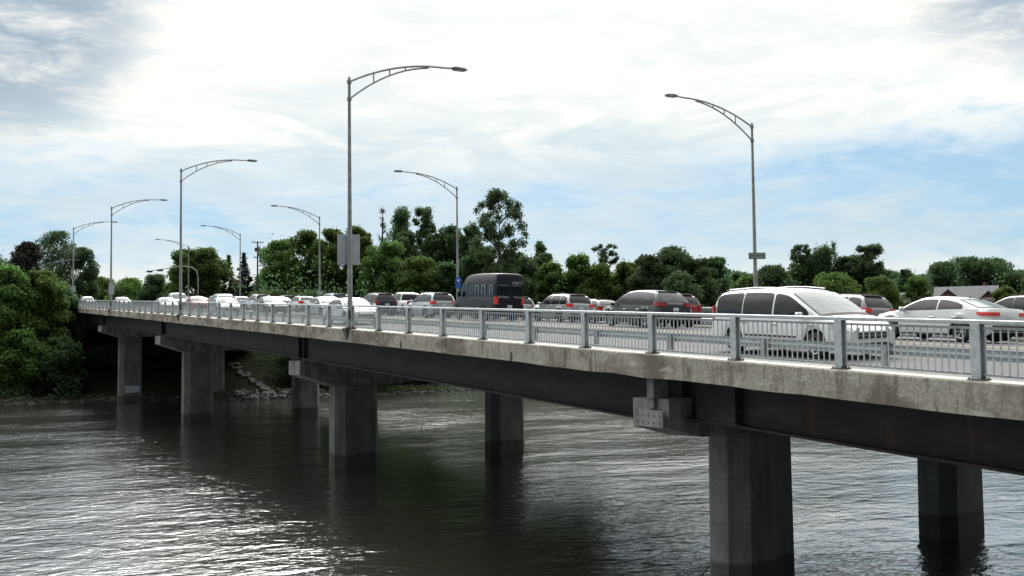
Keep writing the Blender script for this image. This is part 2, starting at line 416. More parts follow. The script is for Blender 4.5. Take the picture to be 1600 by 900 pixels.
# ------------------------------------------------------------------ the bridge
bridge = props(empty('bridge', (27.7, 60, 0)), 'long concrete and dark steel road bridge on paired square piers over the river', 'bridge')
def bpart(o, kind=None):
    o.parent = bridge; o.matrix_parent_inverse = Matrix.Translation((-27.7, -60, 0)); 
    if kind: o['kind'] = kind
    return o
bridge.rotation_euler = (0, 0, 0)
joints = [BR0, -10.6, 22.45, 55.3, 96.4, 135.7, BR1]
# deck slab
b = MB(); b.sweep([(16.3, -.56), (39.3, -.56), (39.3, -.30), (28, -.16), (16.3, -.30)], yr(BR0, BR1, 5), zd)
bpart(b.build('deck_slab', M_['deck']))
# outer concrete beams under the railings, cast in lengths with open joints
cuts = [BR0, -22.3, -10.6, 1.2, 11.0, 24.6, 34.5, 44.1, 55.3, 69, 82.8, 96.4, 109.5, 122.6, 135.7, 147.5, 159.3, BR1]
rnd = random.Random(11)
def edge_section(s, X0, X1, drop):             # s=+1 near side
    return [(X0, -.60-drop), (X1, -.60), (X1, -.03), (X1-.03*s, 0), (X0+.03*s, 0), (X0, -.03)]
for s, X0, X1 in ((1, 15.84, 16.46), (-1, 39.72, 39.10)):
    for i in range(len(cuts)-1):
        sec = edge_section(s, X0, X1, 0)
        ys = yr(cuts[i]+.012, cuts[i+1]-.012, .8); b = MB(); n = len(sec)
        vs = []; 
        for y in ys:
            for k, (x, z) in enumerate(sec):
                j = 0
                if k == 0: j = .05*max(0, mnoise.noise(Vector((y*.55, 3.3, 0)))) * 1.6 - .02   # spalled lower edge
                vs.append((x, y, z+zd(y)-j))
        fs = [(a*n+k, (a+1)*n+k, (a+1)*n+(k+1) % n, a*n+(k+1) % n) for a in range(len(ys)-1) for k in range(n)]
        fs += [tuple(range(n)), tuple((len(ys)-1)*n+k for k in range(n-1, -1, -1))]
        mi = []
        b.add(vs, fs); b.m = [1 if f in () else 0 for f in b.f]
        for q, f in enumerate(b.f):
            if len(f) == 4:
                k0 = sorted(v % n for v in f)
                if k0 == [3, 3, 4, 4]: b.m[q] = 1
        bpart(b.build('edge_beam', [M_['fascia'], M_['curbtop']]))
# steel girders: outer ones plate girders with flanges and stiffeners
GX_ = [17.15, 20.8, 24.4, 28.0, 31.6, 35.2, 38.5]
for gi, x in enumerate(GX_):
    for i in range(len(joints)-1):
        y0, y1 = joints[i]+.12, joints[i+1]-.12
        if joints[i] == 22.45: y0 += .2
        off = math.tan(.204)*(x-16); y0s = y0+off*(0 < i); y1s = y1+off*(i < len(joints)-2)
        ys = yr(y0s, y1s, 6); b = MB(); dp = .20 if joints[i+1] < 23 else 0.
        b.sweep([(x-.012, -1.84+dp), (x+.012, -1.84+dp), (x+.012, -.60), (x-.012, -.60)], ys, zd)
        b.sweep([(x-.24, -1.90+dp), (x+.24, -1.90+dp), (x+.24, -1.842+dp), (x-.24, -1.842+dp)], ys, zd)
        b.sweep([(x-.19, -.598), (x+.19, -.598), (x+.19, -.562), (x-.19, -.562)], ys, zd)
        for y in (y0s+.35, y1s-.35):
            b.box(x-.19, x-.014, y-.012, y+.012, -1.84+dp+zd(y), -.60+zd(y))
        bpart(b.build('girder', M_['girder']))
# cross bracing between the first girders
b = MB()
for y in yr(-26, 166, 8.):
    for a, c in zip(GX_[:-1], GX_[1:]):
        b.tube([(a, y, zd(y)-.75), (c, y, zd(y)-1.75)], .05, 4); b.tube([(a, y, zd(y)-1.75), (c, y, zd(y)-.75)], .05, 4)
bpart(b.build('cross_bracing', M_['girder']), 'stuff')
# piers: one cap beam across the bridge on two chamfered columns, skewed to the road
SK = .204
def pier(yb, top, hidden=False):
    """yb: where the cap meets the near edge; top: level of the cap below the kerb"""
    c, s = math.cos(-SK), math.sin(-SK)
    X0 = 16.0+(.15 if top > -1.5 else .55); L = (39.2-X0)/math.cos(SK); hw = .62; yb = yb+(X0-16.0)*math.tan(SK)
    zt = zd(yb)+top; b = MB()
    prof = [(0, -.74), (0, 0), (L, 0), (L, -.74), (L-2.2, -1.42), (L-5.6, -1.42), (L-7.2, -1.30), (7.2, -1.30), (5.6, -1.42), (2.2, -1.42)]
    if top > -1.5: prof = [(0, -.74), (0, 0), (L, 0), (L, -.74), (L-1.3, -1.05), (1.3, -1.05)]
    vs = [(u, w, z) for w in (-hw, hw) for u, z in prof]; n = len(prof)
    fs = [tuple(range(n)), tuple(range(2*n-1, n-1, -1))]+[(k, (k+1) % n, n+(k+1) % n, n+k) for k in range(n)]
    vs = [(X0+u*math.cos(SK)-w*math.sin(SK), yb+u*math.sin(SK)+w*math.cos(SK), z+zt) for u, w, z in vs]
    yb = yb-(X0-16.0)*math.tan(SK)
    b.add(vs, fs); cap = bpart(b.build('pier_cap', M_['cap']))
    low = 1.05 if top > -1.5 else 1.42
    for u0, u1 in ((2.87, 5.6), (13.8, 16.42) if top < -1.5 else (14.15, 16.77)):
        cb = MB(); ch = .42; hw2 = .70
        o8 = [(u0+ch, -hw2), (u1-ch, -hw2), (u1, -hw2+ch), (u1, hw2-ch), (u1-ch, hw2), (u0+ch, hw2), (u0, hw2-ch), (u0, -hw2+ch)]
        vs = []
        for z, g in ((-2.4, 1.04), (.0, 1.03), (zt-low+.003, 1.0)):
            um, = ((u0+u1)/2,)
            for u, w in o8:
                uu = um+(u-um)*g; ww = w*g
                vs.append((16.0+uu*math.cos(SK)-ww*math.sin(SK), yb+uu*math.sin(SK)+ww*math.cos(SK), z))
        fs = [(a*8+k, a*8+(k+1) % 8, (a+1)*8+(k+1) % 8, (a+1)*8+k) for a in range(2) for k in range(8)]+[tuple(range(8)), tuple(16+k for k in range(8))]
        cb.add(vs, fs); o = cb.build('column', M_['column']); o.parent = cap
    return cap
for yb, top in ((-10.6, -1.99), (22.45, -1.17), (55.3, -1.99), (96.4, -1.99), (135.7, -1.99)): pier(yb, top)
# first pier: joint detail at the near end of the cap
yb = 22.45; z0 = zd(yb)
b = MB(); b.box(16.02, 16.5, yb-.28, yb+.02, z0-1.165, z0-.61, bv=.015); b.box(16.08, 16.145, yb-.2, yb+.02, z0-1.42, z0-1.12, bv=.01)
bpart(b.build('bearing_post', M_['column']))
b = MB(); b.box(16.05, 16.14, yb-.62, yb+.62, z0-1.90, z0-1.47, bv=.012)
for dy in (-.48, -.24, 0., .24, .48):
    for dz in (-1.78, -1.6): b.cyl((16.05, yb+dy, z0+dz), (16.035, yb+dy, z0+dz), .022, 8, 1)
bpart(b.build('end_plate', [M_['cap'], M_['bolt']]))
b = MB(); b.box(16.9, 17.13, yb-2.4, yb-.9, z0-1.70, z0-.62); b.box(16.86, 17.17, yb-2.5, yb-.8, z0-1.76, z0-1.702)
bpart(b.build('joint_bracket', M_['girder']))
# drain slots and form joint marks on the near edge beam
for y in (29.5, 38.7, 62, 75, 88):
    b = MB(); b.box(15.815, 15.838, y-.05, y+.05, zd(y)-.56, zd(y)-.30); bpart(b.build('drain_pipe', M_['bolt']))
# abutments
for ya, yc in ((BR1+.02, BR1+1.4), (BR0-1.4, BR0-.02)):
    b = MB(); b.box(15.3, 40.2, ya, yc, -1, zd(ya)-.75); b.box(15.3, 15.83, ya, yc+4 if yc > 0 else yc, -1, zd(ya)-.05); b.box(39.74, 40.3, ya, yc+4 if yc > 0 else yc, -1, zd(ya)-.05)
    b.box(15.84, 39.7, ya+.3, yc, zd(ya)-.75, zd(ya)-.3)
    bpart(b.build('abutment', M_['deck']))
# spray painted patch on the far pier column
yb = 135.7; b = MB(); rnd = random.Random(5)
ux = 3.18; nn = 26; pts = []
for i in range(nn):
    a = 2*PI*i/nn; ru = .92*(abs(math.cos(a))**.35)*(1 if math.cos(a) > 0 else -1); rz = .44*(abs(math.sin(a))**.4)*(1 if math.sin(a) > 0 else -1)
    pts.append((4.25+ru*rnd.uniform(.93, 1.05), 1.62+rz*rnd.uniform(.8, 1.08)))
def onface(u, z, d): w = -.70*1.03-d; return (16.0+u*math.cos(SK)-w*math.sin(SK), yb+u*math.sin(SK)+w*math.cos(SK), z)
b.add([onface(u, z, .012) for u, z in pts], [tuple(range(nn))])
for k in range(5):
    u = 3.55+k*.33; q = [(u+rnd.uniform(-.05, .3)*j/4+.06*math.sin(j*2+k), 1.35+.14*j) for j in range(5)]
    for p0, p1 in zip(q[:-1], q[1:]):
        b.add([onface(p0[0]-.03, p0[1], .016), onface(p0[0]+.03, p0[1], .016), onface(p1[0]+.03, p1[1], .016), onface(p1[0]-.03, p1[1], .016)], [(0, 1, 2, 3)], 1)
for u in (3.8, 4.5): b.add([onface(u-.25, 2.02, .016), onface(u+.25, 1.99, .016), onface(u+.2, 2.08, .016), onface(u-.2, 2.12, .016)], [(0, 1, 2, 3)], 1)
bpart(props(b.build('graffiti', [mat('white_spray_paint', (.5, .52, .58), .7), mat('blue_spray_paint', (.09, .1, .2), .7)]), 'pale graffiti patch with dark scribbled strokes'))

# road, sidewalks, markings on the deck and on the approach
YR = yr(BR0-60, 262, 3)
xs = [17.7, 19.5, 21.5, 23.5, 25.5, 27.9, 30.3, 32.3, 34.3, 36.3, 38.1]
def strip(name, xz, ys, m, label, zo=0.):
    b = MB(); n = len(xz); b.add([(x, y, z+zo+zd(y)) for y in ys for x, z in xz], [(i*n+k, i*n+k+1, (i+1)*n+k+1, (i+1)*n+k) for i in range(len(ys)-1) for k in range(n-1)])
    return props(b.build(name, m), label, kind='structure')
strip('road', [(x, road_z(x)) for x in xs], YR, M_['asphalt'], 'grey asphalt road running across the bridge')
b = MB(); b.sweep([(16.463, -.28), (17.698, -.28), (17.698, -.03), (16.463, -.055)], yr(BR0, 262, 3), zd); props(b.build('sidewalk', M_['sidewalk']), 'pale concrete sidewalk inside the near railing', kind='structure')
b = MB(); b.sweep([(38.103, -.28), (39.097, -.28), (39.097, -.055), (38.103, -.03)], yr(BR0, 262, 3), zd); props(b.build('sidewalk', M_['sidewalk']), 'narrow concrete sidewalk inside the far railing', kind='structure')
def line(x, w, dash, m, label):
    b = MB(); y = BR0-40.; 
    while y < 255:
        y1 = y+(3. if dash else 6.)
        b.add([(x-w/2, y, road_z(x-w/2)+zd(y)+.006), (x+w/2, y, road_z(x+w/2)+zd(y)+.006), (x+w/2, y1, road_z(x+w/2)+zd(y1)+.006), (x-w/2, y1, road_z(x-w/2)+zd(y1)+.006)], [(0, 1, 2, 3)])
        y += 9. if dash else 6.
    props(b.build('lane_marking', m), label, kind='structure')
line(18.35, .14, False, M_['paintline'], 'white edge line beside the steel guardrail')
line(22.05, .13, True, M_['paintline'], 'dashed white line between the oncoming lanes')
line(26.25, .13, False, M_['yellowline'], 'near stripe of the double yellow centre line')
line(26.6, .13, False, M_['yellowline'], 'far stripe of the double yellow centre line')
line(31.2, .13, True, M_['paintline'], 'nearer dashed white line between the lanes driving away')
line(34.8, .13, True, M_['paintline'], 'farther dashed white line between the lanes driving away')

# ------------------------------------------------------------------ railings and guardrails
def railing(x, near):
    nm = 'near' if near else 'far'
    root = props(empty('bridge_railing', (x, 12.5, zd(12.5))), 'galvanized steel railing with upright bars along the '+('near edge of the bridge' if near else 'far edge of the bridge behind the cars'), 'railing', 'bridge railings')
    inv = Matrix.Translation((-x, -12.5, -zd(12.5)))
    def P(o, kind=None):
        o.parent = root; o.matrix_parent_inverse = inv
        if kind: o['kind'] = kind
        return o
    sp = 3.236; i0, i1 = -14, 49
    posts = [12.5+sp*i for i in range(i0, i1) if BR0 < 12.5+sp*i < BR1]
    b = MB()                                     # H section post with a foot
    b.box(-.075, -.058, -.10, .10, .012, 1.0, bv=.003); b.box(.058, .075, -.10, .10, .012, 1.0, bv=.003); b.box(-.058, .058, -.012, .012, .012, 1.0)
    pm = b.mesh('post', M_['galv'])
    b = MB(); b.box(-.13, .13, -.16, .16, 0.001, .03, bv=.006)
    for dx in (-.1, .1):
        for dy in (-.12, .12): b.cyl((dx, dy, .03), (dx, dy, .055), .02, 6)
    fm = b.mesh('foot_plate', M_['bolt'])
    for y in posts:
        o = link('post', pm); o.location = (x, y, zd(y)); P(o)
        f = link('foot_plate', fm, o)
    ys = yr(BR0, BR1, 3.236)
    b = MB(); b.sweep([(x-.055, 1.005), (x-.04, .99), (x+.04, .99), (x+.055, 1.005), (x+.055, 1.055), (x+.035, 1.068), (x-.035, 1.068), (x-.055, 1.055)], ys, zd); P(b.build('top_rail', M_['galv']))
    b = MB(); b.sweep([(x-.02, .90), (x+.02, .90), (x+.02, .945), (x-.02, .945)], ys, zd); b.sweep([(x-.025, .085), (x+.025, .085), (x+.025, .125), (x-.025, .125)], ys, zd); P(b.build('rail_bar', M_['galv_dark']))
    b = MB(); b.box(-.009, .009, -.012, .012, .12, .905); bm_ = b.mesh('baluster', M_['galv'])
    stuff = MB(); cnt = 0
    allb = []
    for y in posts:
        for k in range(1, 21):
            yy = y+sp*k/21.
            if yy < BR1: allb.append(yy)
    for yy in allb:
        if near and yy > 8.8 and cnt < 300:
            o = link('baluster', bm_); o.location = (x, yy, zd(yy)); P(o); cnt += 1
        else: stuff.box(x-.008, x+.008, yy-.010, yy+.010, zd(yy)+.12, zd(yy)+.905)
    P(stuff.build('baluster', M_['galv']), 'stuff')
railing(16.04, True); railing(39.4, False)
def guardrail(x, s, label):
    root = props(empty('guardrail', (x, 20, zd(20))), label, 'guardrail', 'steel guardrails at the road edges'); inv = Matrix.Translation((-x, -20, -zd(20)))
    w = [(0, .34), (.06, .37), (.06, .40), (0, .43), (0, .47), (.06, .50), (.06, .53), (0, .56)]
    o_ = [(x+s*a, z-.10) for a, z in w]+[(x+s*(a-.005)-0.0, z-.10) for a, z in w[::-1]]
    b = MB(); b.sweep(o_, yr(BR0-20, 230, 3.8), zd); o = b.build('w_beam', M_['galv']); o.parent = root; o.matrix_parent_inverse = inv
    b = MB(); b.box(-.05, .05, -.075, .075, -.10, .46); pm = b.mesh('post', M_['galv_dark'])
    for y in yr(BR0-18, 228, 1.9*2):
        o = link('post', pm); o.location = (x-s*.07, y, zd(y)-.02); o.parent = root; o.matrix_parent_inverse = inv
M_['rust'] = m_simple('rusty_post', (.10, .055, .035), (.17, .11, .08), .8, 5)
guardrail(17.78, 1, 'low steel guardrail between the sidewalk and the oncoming lanes')
guardrail(38.05, -1, 'low steel guardrail behind the cars at the far sidewalk')

# ------------------------------------------------------------------ street lamps
def make_lamp(h=11.31, bracket=True):
    root = empty('street_lamp')
    b = MB(); b.tube([(0, 0, .02), (0, 0, 3), (0, 0, 7), (0, 0, h)], [.125, .108, .086, .066], 12)
    b.cyl((0, 0, h), (0, 0, h+.06), .05, 10); pole = b.build('pole', M_['pole'], root, 40)
    b = MB(); b.box(-.2, .2, -.2, .2, -.01, .03, bv=.005)
    for dx in (-.14, .14):
        for dy in (-.14, .14): b.cyl((dx, dy, .03), (dx, dy, .09), .025, 6)
    b.box(-.13, .13, -.15, -.12, .4, .8, bv=.004)
    b.build('base_plate', M_['bolt'], root)
    def arc(z0, z1, z2, n=12, x1=4.7):            # arm profile measured from the pole
        return [(x1*t, 0, z0+(z1-z0)*(1-(1-t)**2.1)+z2*t) for t in [i/n for i in range(n+1)]]
    up_ = arc(h-.16, h+1.02, 0); lo_ = arc(h-.95, h+.96, 0)
    b = MB(); b.tube(up_+[(5.25, 0, h+1.045)], [.05]*len(up_)+[.042], 6); b.build('upper_arm', M_['pole'], root, 50)
    b = MB(); b.tube(lo_[:11], .042, 6); b.build('lower_arm', M_['pole'], root, 50)
    for i in (3, 5, 7): b = MB(); b.tube([up_[i], lo_[i]], .032, 6); b.build('arm_strut', M_['pole'], root)
    for z in (h-.16, h-.95): b = MB(); b.cyl((0, 0, z-.07), (0, 0, z+.07), .11, 12); b.build('arm_clamp', M_['pole'], root)
    b = MB(); z = h+1.04
    b.add([(5.12, -.05, z-.04), (5.12, .05, z-.04), (5.12, .05, z+.05), (5.12, -.05, z+.05), (5.3, -.15, z-.07), (5.3, .15, z-.07), (5.3, .13, z+.08), (5.3, -.13, z+.08),
           (5.8, -.16, z-.06), (5.8, .16, z-.06), (5.8, .12, z+.06), (5.8, -.12, z+.06), (5.92, -.08, z-.03), (5.92, .08, z-.03), (5.92, .07, z+.03), (5.92, -.07, z+.03)],
          [(3, 2, 1, 0)]+[(a+k, a+(k+1) % 4, a+4+(k+1) % 4, a+4+k) for a in (0, 4, 8) for k in range(4)]+[(12, 13, 14, 15)])
    hd = b.build('lamp_head', M_['lamphead'], root)
    b = MB(); b.box(5.36, 5.76, -.11, .11, z-.085, z-.067, bv=.008); b.build('lens', M_['lampglass'], hd)
    if bracket:
        b = MB()
        vs = [(-.30, -.28, -.02), (-.30, .28, -.02), (-.13, .28, -.02), (-.13, -.28, -.02), (-.16, -.07, -.52), (-.16, .07, -.52), (-.135, .07, -.52), (-.135, -.07, -.52)]
        b.add([(x+.0, y, z) for x, y, z in vs], [(0, 1, 2, 3), (7, 6, 5, 4), (0, 1, 5, 4), (1, 2, 6, 5), (2, 3, 7, 6), (3, 0, 4, 7)])
        b.box(-.30, .2, -.3, .3, -.035, .012); b.build('support_bracket', M_['bolt'], root)
    return root
lampA = make_lamp()
GL = 'curved arm street lamps along both edges of the bridge'
near_l = [(45.0, 'tallest street lamp, its arm reaching right over the cars, grey sign on its pole'),
          (83.5, 'second street lamp along the near edge, seen in front of a rounded green tree'),
          (122.1, 'third near street lamp, with a tall pale box low on its pole'),
          (160.7, 'fourth near street lamp, at the deck end beside the bank trees')]
far_l = [(45.0, 'large right hand street lamp behind the white minivan with its arm reaching left'),
         (83.5, 'far edge street lamp beside the black shuttle bus, blue sign on its pole'),
         (122.1, 'far edge street lamp standing before the big green clump of trees'),
         (160.7, 'far edge street lamp just left of the utility pole'),
         (199.3, 'most distant far edge street lamp whose arm tip shows beside the second near lamp')]
first = True
for lst, X, rz in ((near_l, 15.99, 0), (far_l, 39.57, PI)):
    for y, lab in lst:
        o = lampA if first else copy_tree(lampA); first = False
        o.location = (X, y, zd(y)+.036); o.rotation_euler = (0, 0, rz); props(o, lab, 'street lamp', GL)
lampB = make_lamp(11.8, False)
for i, (x, y, z, lab) in enumerate([(14.9, 200, 9.3, 'street lamp past the bridge end, before the big dark round tree'), (13.2, 238, 10.3, 'farthest street lamp on the left, half lost in the brownish tree')]):
    o = lampB if i == 0 else copy_tree(lampB); o.location = (x, y, z); props(o, lab, 'street lamp', GL)
# signs and boxes strapped to the lamp poles
def sign(name, loc, w, h, mt, label, cat='sign', face=None, extra=None):
    root = props(empty(name, loc), label, cat)
    b = MB(); b.box(-w/2, w/2, -.006, .006, -h/2, h/2, bv=.003); b.build('panel', mt, root)
    b = MB(); b.box(-w/2+.03, w/2-.03, .008, .03, h*.25-.03, h*.25+.03); b.box(-w/2+.03, w/2-.03, .008, .03, -h*.25-.03, -h*.25+.03); b.build('stiffener', M_['galv_dark'], root)
    if extra: extra(root)
    return root
sg = sign('road_sign', (15.99, 45.16, zd(45)+3.58), 1.02, 1.36, M_['signback'], 'square grey road sign seen from behind on the tallest near lamp pole')
sg.rotation_euler = (0, 0, -.18)
def lets(root):
    b = MB()
    b.box(-.42, .42, -.012, -.008, .05, .12, 0); b.box(-.36, .36, -.012, -.008, -.11, -.05, 0); b.build('lettering', mat('dull_sign_print', (.30, .36, .33), .5), root)
sg = sign('road_sign', (39.57, 44.82, zd(45)+3.95), .95, .36, mat('green_grey_sign', (.13, .16, .15), .5), 'small dark horizontal sign on the right hand lamp pole above the minivan roof', extra=lets); sg.rotation_euler = (0, 0, -.45)
def arrow(root):
    b = MB(); b.box(-.09, .09, -.012, -.008, .12, .3); b.build('symbol', M_['white'], root)
sg = sign('route_sign', (39.57, 83.36, zd(83.5)+2.9), .48, .95, M_['bluesign'], 'narrow blue sign with a pale mark on the far lamp pole beside the shuttle bus', extra=arrow); sg.rotation_euler = (0, 0, -.35)
def pbox(loc, w, h, label, m='galv'):
    root = props(empty('control_box', loc), label, 'box'); b = MB(); b.box(-w/2, w/2, -.42, -.14, -h/2, h/2, bv=.02); b.build('cabinet', M_[m], root)
    b = MB(); b.box(-w/2-.02, w/2+.02, -.45, -.12, h/2+.002, h/2+.04, bv=.01); b.build('lid', M_['galv_dark'], root)
pbox((15.99, 122.1, zd(122)+2.35), .5, 1.2, 'pale grey control box low on the third near lamp pole')
pbox((39.57, 122.1, zd(122)+2.2), .55, .35, 'small pale box on the far lamp pole in front of the green clump')
pbox((15.99, 160.7, zd(160)+2.6), .6, .8, 'small pale box low on the fourth near lamp pole')

# ------------------------------------------------------------------ cars
TYRE = mat('tyre_rubber', (.018, .018, .018), .8); RIM = mat('alloy_rim', (.42, .43, .44), .35, .8); BLACKP = mat('black_plastic', (.02, .02, .02), .55)
GLASS = mat('tinted_car_glass', (.010, .013, .017), .05, spec=.35); SCREEN = mat('windscreen_glass', (.05, .068, .06), .07, spec=.35)
SCREEN.node_tree.nodes['Principled BSDF'].inputs['IOR'].default_value = 1.52
GLASS.node_tree.nodes['Principled BSDF'].inputs['IOR'].default_value = 1.5
for _m in (GLASS, SCREEN):                        # faint waviness of real panes and seats showing darker behind
    t = NT(_m); n_ = t.noise(t.obj((1.3, 1.3, 1.8)), 1.5, 2, .5); t.bump(n_, .25, .05)
REDL = mat('red_tail_lamp', (.35, .012, .015), .2, coat=.6); REDON = mat('lit_brake_lamp', (.55, .03, .03), .25, emit=((1, .10, .06), .10)); CLEARL = mat('headlamp_glass', (.55, .57, .58), .12, coat=.8)
CHROME = mat('chrome_trim', (.55, .55, .56), .2, 1.); PLATE = mat('licence_plate', (.62, .66, .72), .5); UNDER = mat('underbody', (.012, .012, .012), .9); AMBER = mat('amber_lamp', (.7, .25, .03), .3)
def paint(name, c, metal=.0): return mat(name, c, .35, metal, spec=.35, coat=.8 if max(c) > .3 else .35)
PAINT = dict(white=paint('white_car_paint', (.66, .67, .69)), silver=paint('silver_car_paint', (.45, .47, .49), .5), grey=paint('grey_car_paint', (.16, .17, .18), .4),
  charcoal=paint('charcoal_car_paint', (.055, .06, .065), .4), black=mat('black_car_paint', (.008, .010, .016), .45, 0, spec=.25, coat=.15), mauve=paint('mauve_grey_car_paint', (.30, .28, .32), .4),
  blue=paint('blue_car_paint', (.015, .04, .20), .2), red=paint('red_car_paint', (.35, .02, .025)), dark=paint('dark_green_grey_paint', (.03, .045, .05), .3), slate=paint('slate_blue_paint', (.16, .20, .26), .4))
def interp(pts, x):
    if x <= pts[0][0]: return pts[0][1]
    for (a, p), (b_, q) in zip(pts[:-1], pts[1:]):
        if x <= b_: 
            t = (x-a)/(b_-a); return p+(q-p)*t
    return pts[-1][1]
def resample(poly, st):
    out_ = []
    for (a, p), (b_, q) in zip(poly[:-1], poly[1:]):
        n = max(1, int(math.ceil(math.hypot(b_-a, q-p)/st)))
        for i in range(n): out_.append((a+(b_-a)*i/n, p+(q-p)*i/n))
    out_.append(poly[-1]); return out_
def chaikin(p, it=2):
    for _ in range(it):
        q = [p[0]]
        for a, b_ in zip(p[:-1], p[1:]): q += [(a[0]*.75+b_[0]*.25, a[1]*.75+b_[1]*.25), (a[0]*.25+b_[0]*.75, a[1]*.25+b_[1]*.75)]
        q.append(p[-1]); p = q
    return p
SPEC = {
 'minivan': dict(L=5.10, W=1.98, wb=3.08, fo=.98, r=.335, belt=[(-2.55, 1.06), (1.0, 1.00), (1.75, .99)], deck=[(-2.55, 1.04), (-2.4, 1.06), (1.0, 1.04), (1.75, 1.03), (2.1, .94), (2.42, .80), (2.55, .66)],
    roof=[(-2.50, 1.06), (-2.47, 1.22), (-2.30, 1.60), (-2.10, 1.69), (-1.2, 1.74), (-.3, 1.74), (.35, 1.70), (.72, 1.60), (1.72, 1.03)], wr=.74, ws=(6.6, 8), wins=[(-2.28, -1.22), (-1.17, -.02), (.05, 1.30)], screen=(.60, 1.64), rear=(-2.46, -2.28),
    tl=(.93, 1.28, .10, .20), hl=(.66, .82), rails=True, mould=True),
 'sedan': dict(L=4.88, W=1.84, wb=2.82, fo=.96, r=.335, belt=[(-2.44, .98), (-1.6, .96), (1.3, .92)], deck=[(-2.44, .93), (-2.36, 1.06), (-1.9, 1.075), (1.2, .96), (1.6, .93), (2.1, .80), (2.35, .68), (2.44, .55)],
    roof=[(-2.02, 1.05), (-1.55, 1.21), (-1.05, 1.37), (-.55, 1.44), (.0, 1.45), (.45, 1.40), (1.35, .95)], wr=.62, wins=[(-1.36, -.42), (-.36, .98)], screen=(.50, 1.27), rear=(-1.90, -1.08),
    tl=(.85, .96, .40, .34), hl=(.60, .74), rails=False, mould=False),
 'suv': dict(L=4.62, W=1.86, wb=2.66, fo=.92, r=.36, belt=[(-2.31, 1.08), (-1.5, 1.06), (1.2, 1.02)], deck=[(-2.31, 1.02), (-2.2, 1.08), (1.1, 1.06), (1.5, 1.03), (2.0, .92), (2.22, .80), (2.31, .64)],
    roof=[(-2.26, 1.08), (-2.18, 1.25), (-1.98, 1.56), (-1.80, 1.65), (-1.0, 1.70), (-.2, 1.70), (.35, 1.64), (1.28, 1.05)], wr=.66, wins=[(-1.95, -1.22), (-1.16, -.18), (-.12, 1.0)], screen=(.45, 1.2), rear=(-2.19, -2.0),
    tl=(.94, 1.13, .22, .24), hl=(.72, .86), rails=True, mould=False),
 'crossover': dict(L=4.95, W=1.92, wb=2.90, fo=.95, r=.36, belt=[(-2.47, 1.06), (-1.5, 1.03), (1.3, .98)], deck=[(-2.47, 1.02), (-2.38, 1.07), (1.2, 1.04), (1.7, 1.0), (2.15, .90), (2.4, .76), (2.47, .60)],
    roof=[(-2.42, 1.07), (-2.32, 1.22), (-1.98, 1.60), (-1.75, 1.67), (-.9, 1.74), (-.1, 1.73), (.5, 1.65), (1.55, 1.02)], wr=.66, wins=[(-1.85, -1.0), (-.94, .08), (.14, 1.25)], screen=(.62, 1.46), rear=(-2.32, -2.02),
    tl=(1.0, 1.17, .36, .34), hl=(.68, .84), rails=False, mould=False),
 'hatch': dict(L=4.25, W=1.78, wb=2.60, fo=.85, r=.32, belt=[(-2.12, 1.0), (1.2, .95)], deck=[(-2.12, .95), (-2.05, 1.0), (1.1, .98), (1.5, .94), (1.95, .78), (2.12, .58)],
    roof=[(-2.08, 1.0), (-1.95, 1.18), (-1.62, 1.42), (-1.2, 1.50), (-.4, 1.52), (.2, 1.46), (1.15, .97)], wr=.62, wins=[(-1.60, -.62), (-.56, .88)], screen=(.28, 1.08), rear=(-1.98, -1.64),
    tl=(.82, 1.06, .28, .30), hl=(.62, .76), rails=False, mould=False),
 'pickup': dict(L=5.6, W=2.0, wb=3.5, fo=1.0, r=.40, belt=[(-2.8, 1.22), (1.5, 1.20)], deck=[(-2.8, 1.22), (1.3, 1.22), (1.7, 1.2), (2.5, 1.1), (2.8, .9)],
    roof=[(-1.15, 1.22), (-.98, 1.80), (-.7, 1.90), (.3, 1.90), (.6, 1.82), (1.45, 1.22)], wr=.72, wins=[(-.95, -.10), (-.04, 1.05)], screen=(.68, 1.38), rear=(-1.13, -1.0),
    tl=(.90, 1.20, .14, .2), hl=(.86, 1.04), rails=False, mould=False),
 'shuttle': dict(L=6.05, W=2.06, wb=3.75, fo=1.0, r=.36, belt=[(-3.02, 1.45), (2.0, 1.32)], deck=[(-3.02, 1.40), (1.6, 1.40), (2.1, 1.32), (2.6, 1.18), (2.95, 1.0), (3.02, .75)],
    roof=[(-3.02, 1.42), (-3.01, 2.3), (-2.98, 2.72), (-2.88, 2.82), (-1.0, 2.84), (.6, 2.79), (1.15, 2.66), (1.6, 2.20), (2.4, 1.25)], wr=.86, wins=[(-2.75, -1.90), (-1.80, -1.05), (-.95, -.20), (-.10, .60), (.72, 1.75)], screen=(1.58, 2.26), rear=None,
    tl=(.98, 1.42, .07, .13), hl=(.86, 1.06), rails=False, mould=False),
}
